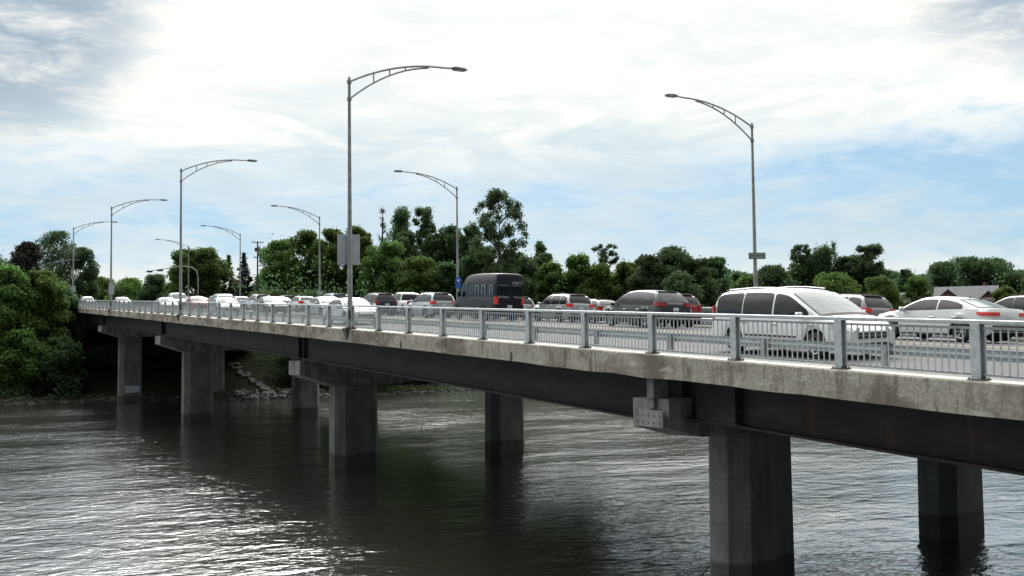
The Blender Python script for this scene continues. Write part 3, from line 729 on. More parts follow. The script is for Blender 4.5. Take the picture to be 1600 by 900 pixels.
def car_meshes(kind, s):
    L, W, wb, r = s['L'], s['W'], s['wb'], s['r']; xf = L/2-s['fo']; xr = xf-wb; R = r+.055; g = .20 if kind not in ('pickup', 'shuttle') else .30
    hw = W/2
    def plan(x):
        e = L/2-abs(x); k = .0
        if x > 0: k = .20*max(0, 1-e/.62)**2.2+.03*max(0, 1-e/1.6)
        else: k = .10*max(0, 1-e/.35)**2.2+.02*max(0, 1-e/1.4)
        return hw-k
    out_ = {}
    # lower body ------------------------------------------------------
    stn = sorted(set([round(-L/2+L*i/60, 4) for i in range(61)]+[xr+R*math.cos(a*PI/12)*.999 for a in range(13)]+[xf+R*math.cos(a*PI/12)*.999 for a in range(13)]))
    b = MB(); ring = []
    for x in stn:
        w = plan(x); zs = interp(s['deck'], x); e = L/2-abs(x)
        zb = g+.14*max(0, 1-e/.22)**2; arch = 0
        for xw in (xr, xf):
            if abs(x-xw) < R: zb = max(zb, r+math.sqrt(R*R-(x-xw)**2)); arch = 1
        rounded = .02 if s['roof'][0][0] < x < s['roof'][-1][0] else .07
        cr_ = .0 if s['roof'][0][0] < x < s['roof'][-1][0] else .035
        mid = zb+(zs-zb)*.45
        pts = [(0, min(zb, zs-.1) if not arch else zb), (w-.11, zb), (w-.02, zb+.02), (w, zb+.07), (w+.012, mid), (w-.004, zs-.16 if zs-.16 > mid else mid+.01), (w-.03, zs-rounded), (w-.085, zs), (w*.55, zs+cr_*.7), (0, zs+cr_)]
        pts = [(y, min(z, zs+cr_)) for y, z in pts]
        ring.append([(x, y, z) for y, z in pts]+[(x, -y, z) for y, z in pts[-2:0:-1]])
    n = len(ring[0]); vs = [p for q in ring for p in q]
    for i in range(len(ring)-1):
        for k in range(n):
            f = (i*n+k, i*n+(k+1) % n, (i+1)*n+(k+1) % n, (i+1)*n+k)
            b.f.append(f); b.m.append(1 if k in (0, 1, n-1, n-2) else 0)
    b.f.append(tuple(range(n))); b.m.append(0); b.f.append(tuple((len(ring)-1)*n+k for k in range(n))); b.m.append(0); b.v = vs
    # greenhouse --------------------------------------------------------
    rp = resample(chaikin(s['roof'], 2), .07); zroof = max(z for _, z in rp)
    def wg(x, z):
        zb = interp(s['belt'], x); t = max(0, min(1, (z-zb)/(zroof-zb))); lo = plan(x)-.055; e1 = max(0, 1-(rp[-1][0]-x)/.9)
        return lo+(s['wr']-lo)*(.25*t+.75*t*t) - .06*e1*e1 
    gr = []
    base = len(b.v)
    for x, zt in rp:
        zb = interp(s['belt'], x)-.05; zt = max(zt, zb+.03); q = [(wg(x, zb), zb), (wg(x, zb+(zt-zb)*.33), zb+(zt-zb)*.33), (wg(x, zb+(zt-zb)*.66), zb+(zt-zb)*.66), (wg(x, zt-.07)-.002, max(zb+.01, zt-.07)), (wg(x, zt)-.035, zt-.02), (wg(x, zt)-.11, zt), (wg(x, zt)*.45, zt+.022), (0, zt+.028)]
        gr.append([(x, y, z) for y, z in q]+[(x, -y, z) for y, z in q[-2::-1]])
    m_ = len(gr[0]); b.v += [p for q in gr for p in q]
    for i in range(len(gr)-1):
        for k in range(m_-1): b.f.append((base+i*m_+k, base+i*m_+k+1, base+(i+1)*m_+k+1, base+(i+1)*m_+k)); b.m.append(0)
    b.f.append(tuple(base+k for k in range(m_))); b.m.append(0); b.f.append(tuple(base+(len(gr)-1)*m_+k for k in range(m_))); b.m.append(0)
    out_['body'] = (b.mesh(kind+'_body', [PAINT['white'], UNDER], 38), None)
    # side windows -------------------------------------------------------
    wins = []
    def roofz(x): 
        c = [p for p in rp]; best = 0
        for (a, p), (c_, q) in zip(c[:-1], c[1:]):
            if min(a, c_) <= x <= max(a, c_) and abs(c_-a) > 1e-6: best = max(best, p+(q-p)*(x-a)/(c_-a))
        return best
    for x0, x1 in s['wins']:
        b = MB(); cols = []; N = 14
        for i in range(N+1):
            x = x0+(x1-x0)*i/N; zl = interp(s['belt'], x)+.035; zh = roofz(x)-.085
            if kind == 'shuttle': zl = 1.50; zh = min(zh, 2.22)
            d = min(i, N-i)/N*(x1-x0); 
            if d < .06: zh -= .03; zl += .015
            if zh-zl < .03: 
                if zh-zl < -.02: continue
                zh = zl+.01
            cols.append([(x, wg(x, zl+(zh-zl)*j/4)+.007, zl+(zh-zl)*j/4) for j in range(5)])
        for sgn in (1, -1):
            b = MB(); vs = [(x, y*sgn, z) for c in cols for x, y, z in c]
            b.add(vs, [(i*5+j, i*5+j+1, (i+1)*5+j+1, (i+1)*5+j) for i in range(len(cols)-1) for j in range(4)])
            wins.append(b.mesh('side_window', [GLASS], 50))
    out_['side_window'] = wins
    def patch(x0, x1, name, m, inset=.10, off=.012):
        P = [(x, z) for x, z in rp if min(x0, x1)-1e-6 <= x <= max(x0, x1)+1e-6]
        if x0 == x1 or len(P) < 3: P = rp[1:6]
        vs = []; nn_ = 9
        for i, (x, z) in enumerate(P):
            a = P[max(i-1, 0)]; c = P[min(i+1, len(P)-1)]; d = math.hypot(c[0]-a[0], c[1]-a[1]) or 1; nx_, nz_ = -(c[1]-a[1])/d, (c[0]-a[0])/d
            if nz_ < 0: nx_, nz_ = -nx_, -nz_
            if x < 0 and nx_ > 0 and nz_ < .5: nx_, nz_ = -nx_, -nz_
            w = wg(x, z)-inset
            for j in range(nn_+1):
                t = -1+2*j/nn_; vs.append((x+nx_*off, w*t, z+nz_*off+.028*(1-t*t)))
        b = MB(); b.add(vs, [(i*(nn_+1)+j, i*(nn_+1)+j+1, (i+1)*(nn_+1)+j+1, (i+1)*(nn_+1)+j) for i in range(len(P)-1) for j in range(nn_)]); return b.mesh(name, [m], 60)
    out_['windscreen'] = patch(s['screen'][0], s['screen'][1], 'windscreen', SCREEN, .085)
    out_['seals'] = [patch(s['screen'][0]-.05, s['screen'][1]+.07, 'windscreen_seal', BLACKP, .045, .005)]+([patch(s['rear'][0]-.04, s['rear'][1]+.05, 'rear_window_seal', BLACKP, .07, .005)] if s['rear'] else [])
    if s['rear']: out_['rear_window'] = patch(s['rear'][0], s['rear'][1], 'rear_window', SCREEN if kind == 'sedan' else GLASS, .12)
    else:
        b = MB()
        for sg_ in (1, -1): b.box(-L/2-.012, -L/2+.07, min(.08*sg_, .80*sg_), max(.08*sg_, .80*sg_), 1.52, 2.12, bv=.02)
        out_['rear_window'] = b.mesh('rear_window', [GLASS])
    # wheels ---------------------------------------------------------------
    b = MB(); nS = 20; prof = [(-.105, r*.62), (-.11, r*.86), (-.09, r*.975), (-.05, r), (.05, r), (.09, r*.975), (.11, r*.86), (.105, r*.62)]
    vs = [(rr*math.cos(2*PI*k/nS), y, rr*math.sin(2*PI*k/nS)) for k in range(nS) for y, rr in prof]; n8 = len(prof)
    b.add(vs, [(k*n8+j, k*n8+j+1, ((k+1) % nS)*n8+j+1, ((k+1) % nS)*n8+j) for k in range(nS) for j in range(n8-1)])
    out_['tyre'] = b.mesh('tyre', [TYRE], 40)
    b = MB(); b.cyl((0, -.06, 0), (0, .045, 0), r*.63, 20, 1)
    for k in range(6):
        a = 2*PI*k/6
        for da in (-.16, .16):
            b.add([(math.cos(a+da*.5)*r*.12, .055, math.sin(a+da*.5)*r*.12), (math.cos(a+da*1.5)*r*.62, .095, math.sin(a+da*1.5)*r*.62), (math.cos(a+da*.55)*r*.62, .095, math.sin(a+da*.55)*r*.62), (math.cos(a)*r*.1, .055, math.sin(a)*r*.1)], [(0, 1, 2, 3)])
    b.cyl((0, .04, 0), (0, .075, 0), r*.15, 10)
    vs = []; 
    for k in range(24):
        a = 2*PI*k/24
        for rr, y in ((r*.60, .10), (r*.66, .11), (r*.66, .04)): vs.append((rr*math.cos(a), y, rr*math.sin(a)))
    b.add(vs, [(k*3+j, k*3+j+1, ((k+1) % 24)*3+j+1, ((k+1) % 24)*3+j) for k in range(24) for j in range(2)])
    out_['rim'] = b.mesh('rim', [RIM, UNDER], 40)
    out_['wheels'] = [(x, sg_*(hw-.135), r) for x in (xr, xf) for sg_ in (1, -1)]
    # lights, plates, mirrors, trim -------------------------------------------
    z0, z1, dx, dw = s['tl']; tls = []
    for sg_ in (1, -1):
        b = MB(); x0 = -L/2+.015; w = plan(x0); rows = []
        for q, z in enumerate((z0, (z0+z1)/2, z1)):
            o_ = .008 if q == 2 else .022; tp_ = .35 if kind in ('sedan', 'crossover', 'suv') else .05
            line_ = [(x0-.035, w-dw), (x0-.033, w-.07), (x0-.01, w+.004)]
            n5 = 5; dd = dx*(1-tp_*(1 if q == 0 else 0)); line_ += [(x0+.02+(.06+dd)*k/n5, plan(x0+.02+(.06+dd)*k/n5)+o_) for k in range(n5+1)]
            line_ += [(x0+.08+dd, plan(x0+.08+dd)-.06), (x0+.10, w-dw)]
            rows.append([(a_, b__*sg_, z) for a_, b__ in line_])
        nn2 = len(rows[0]); b.add([p for q in rows for p in q], [(a_*nn2+k, a_*nn2+(k+1) % nn2, (a_+1)*nn2+(k+1) % nn2, (a_+1)*nn2+k) for a_ in (0, 1) for k in range(nn2)]+[tuple(range(nn2)), tuple(2*nn2+k for k in range(nn2))])
        tls.append(b.mesh('tail_lamp', [REDL], 30))
    out_['tail_lamp'] = tls
    hz0, hz1 = s['hl']; hls = []
    for sg_ in (1, -1):
        b = MB(); vs = []
        for i in range(6):
            x = L/2-.02-.085*i; w = plan(x) if i else plan(x)-.0
            yo = w+.010 if i > 0 else w-.30
            zz = (hz0+.018*i, hz1+.030*i if i else hz1-.03)
            zz = (zz[0], min(zz[1], interp(s['deck'], x)-.03))
            if i == 0: pts_ = [(L/2+.012, (plan(L/2)-.32)*sg_, hz0+.02), (L/2+.012, (plan(L/2)-.32)*sg_, hz1-.02), (L/2+.012, (plan(L/2)-.06)*sg_, hz0), (L/2+.012, (plan(L/2)-.06)*sg_, min(hz1, interp(s['deck'], L/2)-.0))]; vs += pts_
            else: vs += [(x, yo*sg_, zz[0]), (x, yo*sg_, zz[1])]
        fs = [(0, 1, 3, 2)]+[(2+2*i, 3+2*i, 5+2*i, 4+2*i) for i in range(5)]
        b.add(vs, fs); hls.append(b.mesh('headlamp', [CLEARL], 30))
    out_['headlamp'] = hls
    b = MB(); gh = interp(s['deck'], L/2-.03)
    gz0, gz1 = (.44, gh-.03) if kind != 'shuttle' else (.6, .95)
    if kind == 'minivan': b.box(L/2-.04, L/2+.014, -.50, .50, .50, .66, bv=.012); b.box(L/2-.05, L/2+.018, -.52, .52, .575, .59, 1)
    else: b.box(L/2-.05, L/2+.014, -.46, .46, gz0, gz1, bv=.012)
    b.box(L/2-.06, L/2+.012, -.62, .62, .27, .40, bv=.01)
    out_['grille'] = b.mesh('grille', [BLACKP, CHROME])
    b = MB(); b.box(-L/2-.018, -L/2+.02, -.155, .155, .70 if kind in ('sedan', 'minivan') else .78, .86 if kind in ('sedan', 'minivan') else .94, bv=.006); out_['licence_plate'] = b.mesh('licence_plate', [PLATE])
    b = MB(); b.box(-L/2-.03, -L/2+.12, -(hw-.13), hw-.13, .36, .56 if kind != 'shuttle' else .50, bv=.03)
    out_['rear_bumper'] = b.mesh('rear_bumper', [BLACKP]); b = MB()
    if kind in ('suv', 'crossover', 'minivan', 'hatch'): b.box(s['roof'][3][0]-.18, s['roof'][3][0]+.12, -.55, .55, s['roof'][3][1]-.0, s['roof'][3][1]+.035, bv=.012)
    out_['spoiler'] = b.mesh('spoiler', [BLACKP]) if b.v else None
    mr = []
    mx = s['wins'][-1][1]-.12 if kind != 'shuttle' else 1.6
    for sg_ in (1, -1):
        b = MB(); w = plan(mx); z = interp(s['belt'], mx)+.09 if kind != 'shuttle' else 1.6; h_ = .075 if kind != 'shuttle' else .18
        b.box(mx-.06, mx+.07, min(sg_*(w+.02), sg_*(w+.23)), max(sg_*(w+.02), sg_*(w+.23)), z-h_, z+h_, bv=.035); b.box(mx-.02, mx+.04, min(sg_*(w-.08), sg_*(w+.05)), max(sg_*(w-.08), sg_*(w+.05)), z-.09, z-.045)
        mr.append(b.mesh('mirror', [PAINT['white']], 40))
    out_['mirror'] = mr
    b = MB()                                       # door gaps, handles, mouldings, roof rails, wheel arch lips
    gaps = sorted(set([w[0]-.03 for w in s['wins'][1:]]+[s['wins'][-1][1]+.02 if kind != 'shuttle' else 1.9]+([s['wins'][0][0]+.1] if kind == 'sedan' else [])))
    for sg_ in (1, -1):
        for gx_ in gaps:
            zb = interp(s['belt'], gx_)
            pr = [(.42, plan(gx_)+.0125), (g+.35*(zb-g), plan(gx_)+.0135), (zb-.2, plan(gx_)+.006), (zb-.04, plan(gx_)-.024)]
            for (za, wa), (zb_, wb_) in zip(pr[:-1], pr[1:]):
                if zb_ > za: b.add([(gx_-.010, sg_*wa, za), (gx_+.010, sg_*wa, za), (gx_+.010, sg_*wb_, zb_), (gx_-.010, sg_*wb_, zb_)], [(0, 1, 2, 3)])
            w = plan(gx_+.14); b.box(gx_+.06, gx_+.24, min(sg_*(w-.01), sg_*(w+.03)), max(sg_*(w-.01), sg_*(w+.03)), zb-.19, zb-.155, 1 if kind != 'shuttle' else 0, bv=.008)
        if s['mould']:
            for x0 in [xr+R+.06+i*.2 for i in range(int((wb-2*R-.1)/.2))]: w = plan(x0); b.box(x0, x0+.2, min(sg_*w, sg_*(w+.022)), max(sg_*w, sg_*(w+.022)), .50, .545, 0)
        b.box(xr+R, xf-R, min(sg_*(hw-.08), sg_*(hw+.004)), max(sg_*(hw-.08), sg_*(hw+.004)), g-.01, g+.055, 0)
        if s['rails']:
            ps = [(x, sg_*(wg(x, roofz(x))-.13), roofz(x)+.055) for x in (s['wins'][0][0]+.25, -1., -.3, s['screen'][0]-.25)]
            b.tube(ps, .016, 6, 1 if kind == 'minivan' else 0)
    if kind != 'shuttle': b.box(-L/2+.45 if kind != 'sedan' else -1.0, (-L/2+.45 if kind != 'sedan' else -1.0)+.02, -.01, .01, roofz(-L/2+.46 if kind != 'sedan' else -1.)+.02, roofz(-L/2+.46 if kind != 'sedan' else -1.)+.12, 0)
    out_['trim'] = b.mesh('trim', [BLACKP, CHROME])
    return out_
CM = {}
def make_car(kind, color, braking=False):
    s = SPEC[kind]
    if kind not in CM: CM[kind] = car_meshes(kind, s)
    m = CM[kind]; root = empty(kind if kind in ('minivan', 'sedan', 'crossover', 'pickup') else {'suv': 'suv', 'hatch': 'hatchback', 'shuttle': 'shuttle_bus'}[kind])
    def tint(o, mt, k=0): o.material_slots[k].link = 'OBJECT'; o.material_slots[k].material = mt
    tint(link('body', m['body'][0], root), PAINT[color])
    for w in m['side_window']: link('side_window', w, root)
    link('windscreen', m['windscreen'], root); link('rear_window', m['rear_window'], root)
    for q in m['seals']: link(q.name.split('.')[0], q, root)
    for (x, y, z) in m['wheels']:
        t = link('wheel', m['tyre'], root); t.location = (x, y, z)
        if y < 0: t.rotation_euler = (0, 0, PI)
        link('rim', m['rim'], t)
    for q in m['tail_lamp']:
        o = link('tail_lamp', q, root)
        if braking: tint(o, REDON)
    for q in m['headlamp']: link('headlamp', q, root)
    for k in ('grille', 'licence_plate', 'rear_bumper', 'spoiler', 'trim'):
        if m[k] is None: continue
        o = link(k, m[k], root)
        if k == 'rear_bumper' and kind in ('sedan', 'minivan', 'hatch'): pass
    for q in m['mirror']: tint(link('mirror', q, root), PAINT[color])
    return root
def place(root, kind, xn, y, d, label, cat, group='cars queueing across the bridge'):
    """xn: near side of the car; y: the end of the car that is nearer the camera; d=+1 driving away, -1 oncoming"""
    s = SPEC[kind]; x = xn+s['W']/2; yc = y+s['L']/2; a = math.atan2(zd(yc+1)-zd(yc-1), 2)
    roll_ = math.atan2(road_z(x+.8)-road_z(x-.8), 1.6)
    F = Vector((0, math.cos(a), math.sin(a)))*d; S_ = Vector((1, 0, roll_)).normalized(); Z = S_.cross(Vector((0, math.cos(a), math.sin(a)))).normalized()
    Yv = Z.cross(F).normalized()
    Mx = Matrix((F, Yv, Z)).transposed().to_4x4(); Mx.translation = Vector((x, yc, zd(yc)+road_z(x)+.008)); root.matrix_world = Mx
    props(root, label, cat, group)
    return root
CARS = [
 # kind, colour, near side x, nearest end y, direction, brake, label, category
 ('minivan', 'white', 19.25, 18.80, -1, False, 'large white minivan facing right just behind the railing, nearest vehicle', 'minivan'),
 ('sedan', 'white', 28.45, 21.75, 1, True, 'white sedan driving away right of the minivan with its rear light at the right edge', 'sedan'),
 ('hatch', 'white', 28.6, 31.3, 1, False, 'white hatchback almost hidden behind the tail of the white minivan', 'hatchback'),
 ('crossover', 'charcoal', 28.45, 38.9, 1, False, 'charcoal crossover with red tail lamps left of the white minivan', 'crossover'),
 ('shuttle', 'black', 28.5, 55.2, 1, True, 'tall black shuttle bus with white marks on its rear doors', 'shuttle bus'),
 ('suv', 'silver', 28.5, 64.3, 1, True, 'silver SUV directly ahead of the black shuttle bus', 'suv'),
 ('suv', 'dark', 28.5, 74.6, 1, False, 'dark green grey SUV between the nearest lamp pole and the silver SUV', 'suv'),
 ('suv', 'slate', 28.5, 85.0, 1, False, 'slate blue SUV just left of the nearest lamp pole', 'suv'),
 ('hatch', 'white', 28.5, 94.0, 1, True, 'white hatchback ahead of the slate blue SUV', 'hatchback'),
 ('sedan', 'silver', 28.5, 101.5, 1, False, 'silver sedan ahead of the slate blue SUV in the near away lane', 'sedan'),
 ('suv', 'white', 28.5, 109.5, 1, False, 'white SUV beside the far lamp with the small pale box', 'suv'),
 ('hatch', 'silver', 28.5, 118, 1, False, 'silver hatchback in the queue below the far lamp and the brick building', 'hatchback'),
 ('minivan', 'silver', 28.5, 127.0, 1, False, 'silver minivan in the distant queue below the brick building', 'minivan'),
 ('sedan', 'slate', 28.5, 138.5, 1, False, 'slate blue sedan in the distant queue left of the silver minivan', 'sedan'),
 ('suv', 'red', 32.0, 42.5, 1, False, 'red SUV peeping out between the charcoal crossover and the white minivan', 'suv'),
 ('suv', 'mauve', 33.6, 31.6, 1, True, 'mauve grey SUV with a lit tail lamp seen over the minivan windshield', 'suv'),
 ('suv', 'charcoal', 34.3, 23.2, 1, False, 'dark SUV with a pale roof cut by the right edge of the picture', 'suv'),
 ('suv', 'silver', 32.1, 52.8, 1, True, 'silver grey SUV with a bright tailgate right of the shuttle bus', 'suv'),
 ('hatch', 'grey', 35.2, 54.2, 1, False, 'grey hatchback half hidden behind the bright silver grey SUV', 'hatchback'),
 ('suv', 'blue', 32.1, 61.5, 1, False, 'blue SUV partly hidden behind the back of the black shuttle bus', 'suv'),
 ('pickup', 'white', 32.1, 77, 1, False, 'white pickup behind the dark and silver SUVs', 'pickup'),
 ('hatch', 'red', 32.1, 84.0, 1, False, 'small red hatchback in the second away lane behind the slate blue SUV', 'hatchback'),
 ('minivan', 'white', 32.1, 95.5, 1, False, 'white minivan in the second away lane behind the row of white cars', 'minivan'),
 ('suv', 'black', 32.1, 112, 1, False, 'black SUV in the second away lane far down the queue', 'suv'),
 ('sedan', 'silver', 32.1, 124, 1, False, 'silver sedan in the second away lane far down the queue', 'sedan'),
 ('suv', 'white', 32.1, 146, 1, False, 'white SUV in the second away lane near the end of the bridge', 'suv'),
 ('sedan', 'white', 28.5, 147.5, 1, False, 'distant white sedan in the near away lane beyond the silver minivan', 'sedan'),
 ('suv', 'grey', 28.5, 157.0, 1, False, 'distant grey SUV in the near away lane close to the bridge end', 'suv'),
 ('hatch', 'white', 32.1, 103.5, 1, True, 'white hatchback in the second away lane ahead of the white minivan there', 'hatchback'),
 ('sedan', 'charcoal', 32.1, 134.0, 1, False, 'charcoal sedan in the second away lane far down the queue', 'sedan'),
 ('suv', 'silver', 35.6, 66.0, 1, False, 'silver SUV in the outermost lane behind the gap ahead of the shuttle bus', 'suv'),
 ('sedan', 'white', 35.6, 88.0, 1, False, 'white sedan in the outermost lane beyond the slate blue SUV', 'sedan'),
 ('suv', 'charcoal', 35.6, 118.0, 1, False, 'charcoal SUV in the outermost lane far down the queue', 'suv'),
 ('sedan', 'grey', 22.9, 84.0, -1, False, 'dark grey sedan oncoming in the second lane well down the bridge', 'sedan'),
 ('hatch', 'red', 22.9, 113.0, -1, False, 'red oncoming hatchback just ahead of the tall white pickup', 'hatchback'),
 ('sedan', 'silver', 19.2, 110.0, -1, False, 'silver oncoming sedan in the near lane between the second and third lamps', 'sedan'),
 ('sedan', 'white', 19.2, 54.0, -1, False, 'white sedan coming towards the camera behind the nearest lamp pole', 'sedan'),
 ('sedan', 'silver', 22.9, 69.5, -1, False, 'silver sedan oncoming in the second lane left of the white one', 'sedan'),
 ('suv', 'white', 22.9, 100.5, -1, False, 'white oncoming SUV near the base of the second far lamp', 'suv'),
 ('sedan', 'mauve', 19.2, 84.5, -1, False, 'grey oncoming sedan low behind the railing posts', 'sedan'),
 ('pickup', 'white', 22.9, 124.0, -1, False, 'tall white pickup oncoming beside the second near lamp pole', 'pickup'),
 ('hatch', 'grey', 19.2, 141.0, -1, False, 'grey oncoming hatchback on the distant part of the bridge', 'hatchback'),
 ('sedan', 'white', 22.9, 166.0, -1, False, 'white oncoming sedan at the far end of the bridge right of the fourth lamp', 'sedan'),
 ('suv', 'white', 19.2, 178.0, -1, False, 'white oncoming SUV on the approach right beside the fourth lamp pole', 'suv'),
]
for kind, colr, xn, y, d, brk, lab, cat in CARS:
    place(make_car(kind, colr, brk), kind, xn, y, d, lab, cat)
# white marks on the shuttle bus: window stripes on its side, lettering on its rear doors
sh = [o for o in bpy.data.objects if o.name.startswith('shuttle_bus')][0]
WM = mat('faded_white_lettering', (.36, .38, .40), .5); rnd = random.Random(2); b = MB(); X = -3.05
def word(y0, y1, z, h, n):
    st = (y1-y0)/n
    for i in range(n):
        a = y0+st*i; t = rnd.choice('lodte')
        xx = -3.02-.0
        hh = h*(1.4 if t in 'ldt' else 1)
        b.box(xx-.018, xx-.012, a, a+st*.25, z, z+hh)
        if t in 'ode': b.box(xx-.018, xx-.012, a+st*.25, a+st*.75, z+h*.82, z+h); b.box(xx-.018, xx-.012, a+st*.25, a+st*.75, z, z+h*.16); b.box(xx-.018, xx-.012, a+st*.6, a+st*.8, z+h*.16, z+h*.82)
        elif t == 't': b.box(xx-.018, xx-.012, a-st*.1, a+st*.6, z+h*.8, z+h)
word(-.86, -.12, 2.20, .13, 8); word(-.84, -.2, 1.36, .10, 7); word(.10, .82, 1.36, .10, 6)
props(b.build('lettering', WM, sh), 'small faded white lettering across the rear doors')
for x0, x1 in ((-2.68, -2.3), (-1.72, -1.2), (-.86, -.36)):
    b = MB()
    for sg_ in (1, -1):
        yy = 1.0*sg_
        for q in ((x0, x0+.05, 1.62, 2.12), (x1-.05, x1, 1.62, 2.12), (x0, x1, 2.07, 2.12)): b.box(q[0], q[1], min(yy, yy+.006*sg_)-.0, max(yy, yy+.006*sg_), q[2], q[3])
    b.build('window_stripe', WM, sh)

# ------------------------------------------------------------------ trees
def leaf_mesh(name, P, size, mt, seed, flat=0.):
    """one small four sided leaf clump at every point of P (n,3)"""
    r = np.random.default_rng(seed); n = len(P)
    nr = r.normal(size=(n, 3)); nr[:, 2] = np.abs(nr[:, 2])*.8+.25; nr /= np.linalg.norm(nr, axis=1)[:, None]
    a = np.cross(nr, r.normal(size=(n, 3))); a /= np.linalg.norm(a, axis=1)[:, None]; c = np.cross(nr, a)
    s = size*r.uniform(.55, 1.25, (n, 1)); k = r.uniform(.5, .95, (n, 1)); bend = nr*s*r.uniform(-.25, .25, (n, 1))
    V = np.stack([P-a*s, P-c*s*k*.7+bend+a*s*.15, P+a*s*.95, P+c*s*k*.8-bend], 1).reshape(-1, 3)
    me = bpy.data.meshes.new(name); me.vertices.add(4*n); me.vertices.foreach_set('co', V.astype(np.float32).ravel())
    me.loops.add(4*n); me.loops.foreach_set('vertex_index', np.arange(4*n, dtype=np.int32)); me.polygons.add(n)
    me.polygons.foreach_set('loop_start', np.arange(0, 4*n, 4, dtype=np.int32)); me.polygons.foreach_set('loop_total', np.full(n, 4, np.int32))
    me.update(calc_edges=True); me.materials.append(mt)
    at = me.attributes.new('tone', 'FLOAT', 'FACE'); at.data.foreach_set('value', r.uniform(0, 1, n).astype(np.float32))
    return me
def lobes_cloud(r, lobes, per, jitter=.16):
    out_ = []
    for (cx, cy, cz, rx, rz) in lobes:
        n = int(max(45, per*(rx*rx))); d = r.normal(size=(n, 3)); d /= np.linalg.norm(d, axis=1)[:, None]
        rad = (1-np.abs(r.normal(0, jitter, (n, 1)))*1.3)*(1+.12*np.sin(d[:, :1]*5+cx)*np.sin(d[:, 1:2]*6+cz))
        d = d*np.clip(rad, .25, 1.3); out_.append(np.stack([cx+d[:, 0]*rx, cy+d[:, 1]*rx, cz+d[:, 2]*rz], 1))
    return np.concatenate(out_)
CAT = {'conifer': 'tree', 'shrub': 'shrub'}
def tree(x, y, ztop, w, kind, label, seed):
    r = np.random.default_rng(seed); g = gz(x, y)-.1; H = ztop-g
    nm = {'conifer': 'spruce_tree', 'spire': 'spruce_tree', 'shrub': 'shrub', 'bare': 'bare_tree', 'poplar': 'poplar_tree'}.get(kind, 'broadleaf_tree')
    root = props(empty(nm, (x, y, g)), label, 'shrub' if kind == 'shrub' else 'tree', 'trees and shrubs on the far bank')
    R = w/2; lobes = []; limbs = []; R *= 1.28 if kind == 'poplar' else 1.; mt = 'leaf'; size = .25; per = 250; jit = .24
    if kind in ('broad', 'purple', 'shrub'):
        mt = 'leaf_dark' if 'dark' in label else ('leaf_olive' if ('olive' in label or 'grey green' in label) else 'leaf')
        if kind == 'purple': mt = 'leaf_purple'
        z0 = .10 if kind == 'shrub' else .22; R *= 1.16
        k = int(38+H*1.6)
        for i in range(k):
            t = (i+.5)/k; zz = z0+(1-z0)*t; env = math.sin(PI*min(1, max(.06, (zz-z0+.14)/(1.18-z0))))**.62
            a = r.uniform(0, 2*PI); q = R*env*r.uniform(.30, .92); rl = R*r.uniform(.17, .36)*(.7+.5*env)
            rzl = rl*r.uniform(.7, 1.0); zc_ = min(zz*H, H-rzl*r.uniform(.85, 1.05))
            lobes.append((math.cos(a)*q, math.sin(a)*q, zc_, rl, rzl)); limbs.append((math.cos(a)*q*.8, math.sin(a)*q*.8, zc_))
        lobes.append((0, 0, H*.62, R*.55, H*.26)); lobes.append((r.uniform(-.2, .2)*R, 0, H-R*.35, R*.38, R*.36))
    elif kind in ('gap', 'umbrella', 'poplar'):
        mt = 'leaf_dark'; k = 80 if kind == 'gap' else 34; per = 300; jit = .40; size = .21
        for i in range(k):
            t = r.uniform(0, 1) if kind != 'poplar' else (i+.5)/k; zz = {'gap': .30+.70*t, 'umbrella': .74+.24*t, 'poplar': .22+.78*t}[kind]
            env = {'gap': math.sin(PI*min(1, .16+.74*t))**.6, 'umbrella': 1.0, 'poplar': math.sin(PI*min(1, .2+.72*t))**.7}[kind]
            a = r.uniform(0, 2*PI); q = R*env*(r.uniform(.25, 1.0) if kind != 'poplar' else r.uniform(.1, .6)); rl = max(.5, R*r.uniform(.12, .25)) if kind != 'poplar' else R*r.uniform(.34, .62)
            if kind == 'gap' and R < 4: rl = R*r.uniform(.18, .30)
            zc_ = min(zz*H, H-rl*.6); lobes.append((math.cos(a)*q, math.sin(a)*q, zc_, rl, rl*r.uniform(.7, 1.15))); limbs.append((math.cos(a)*q, math.sin(a)*q, zc_))
        if kind == 'gap': lobes.append((0, 0, H*.42, R*.6, H*.13))
    elif kind in ('conifer', 'spire'):
        mt = 'needle' if kind == 'conifer' else 'leaf_dark'; per = 300; size = .20; jit = .35
        R *= 1.35; k = 70
        for i in range(k):
            t = (i+.5)/k; q = R*(1-t)**.8*r.uniform(.35, 1.0); a = i*2.4+r.uniform(-.4, .4); zc_ = H*(.14+.84*t)-q*.12
            rl = max(.42, R*.40*(1.05-t*.75)); lobes.append((math.cos(a)*q, math.sin(a)*q, zc_, rl, rl*.42)); limbs.append((math.cos(a)*q*.95, math.sin(a)*q*.95, zc_))
    else:
        mt = 'leaf_olive'; per = 60; size = .13; R *= 1.25
        for i in range(26):
            t = r.uniform(.45, 1); a = r.uniform(0, 2*PI); q = R*r.uniform(.3, 1)*(1.25-t); limbs.append((math.cos(a)*q, math.sin(a)*q, H*t)); lobes.append((math.cos(a)*q, math.sin(a)*q, H*t, .45, .6))
    b = MB(); tr = max(.09, H*.016)
    th = H*(.93 if kind in ('conifer', 'spire', 'bare', 'poplar') else .8)
    bend = [(0, 0), (r.uniform(-.2, .2), r.uniform(-.2, .2)), (r.uniform(-.35, .35), r.uniform(-.3, .3)), (0, 0)]
    tp = [(bend[i][0]*R*.3, bend[i][1]*R*.3, th*i/3) for i in range(4)]; b.tube(tp, [tr*1.25, tr, tr*.6, tr*.18], 7)
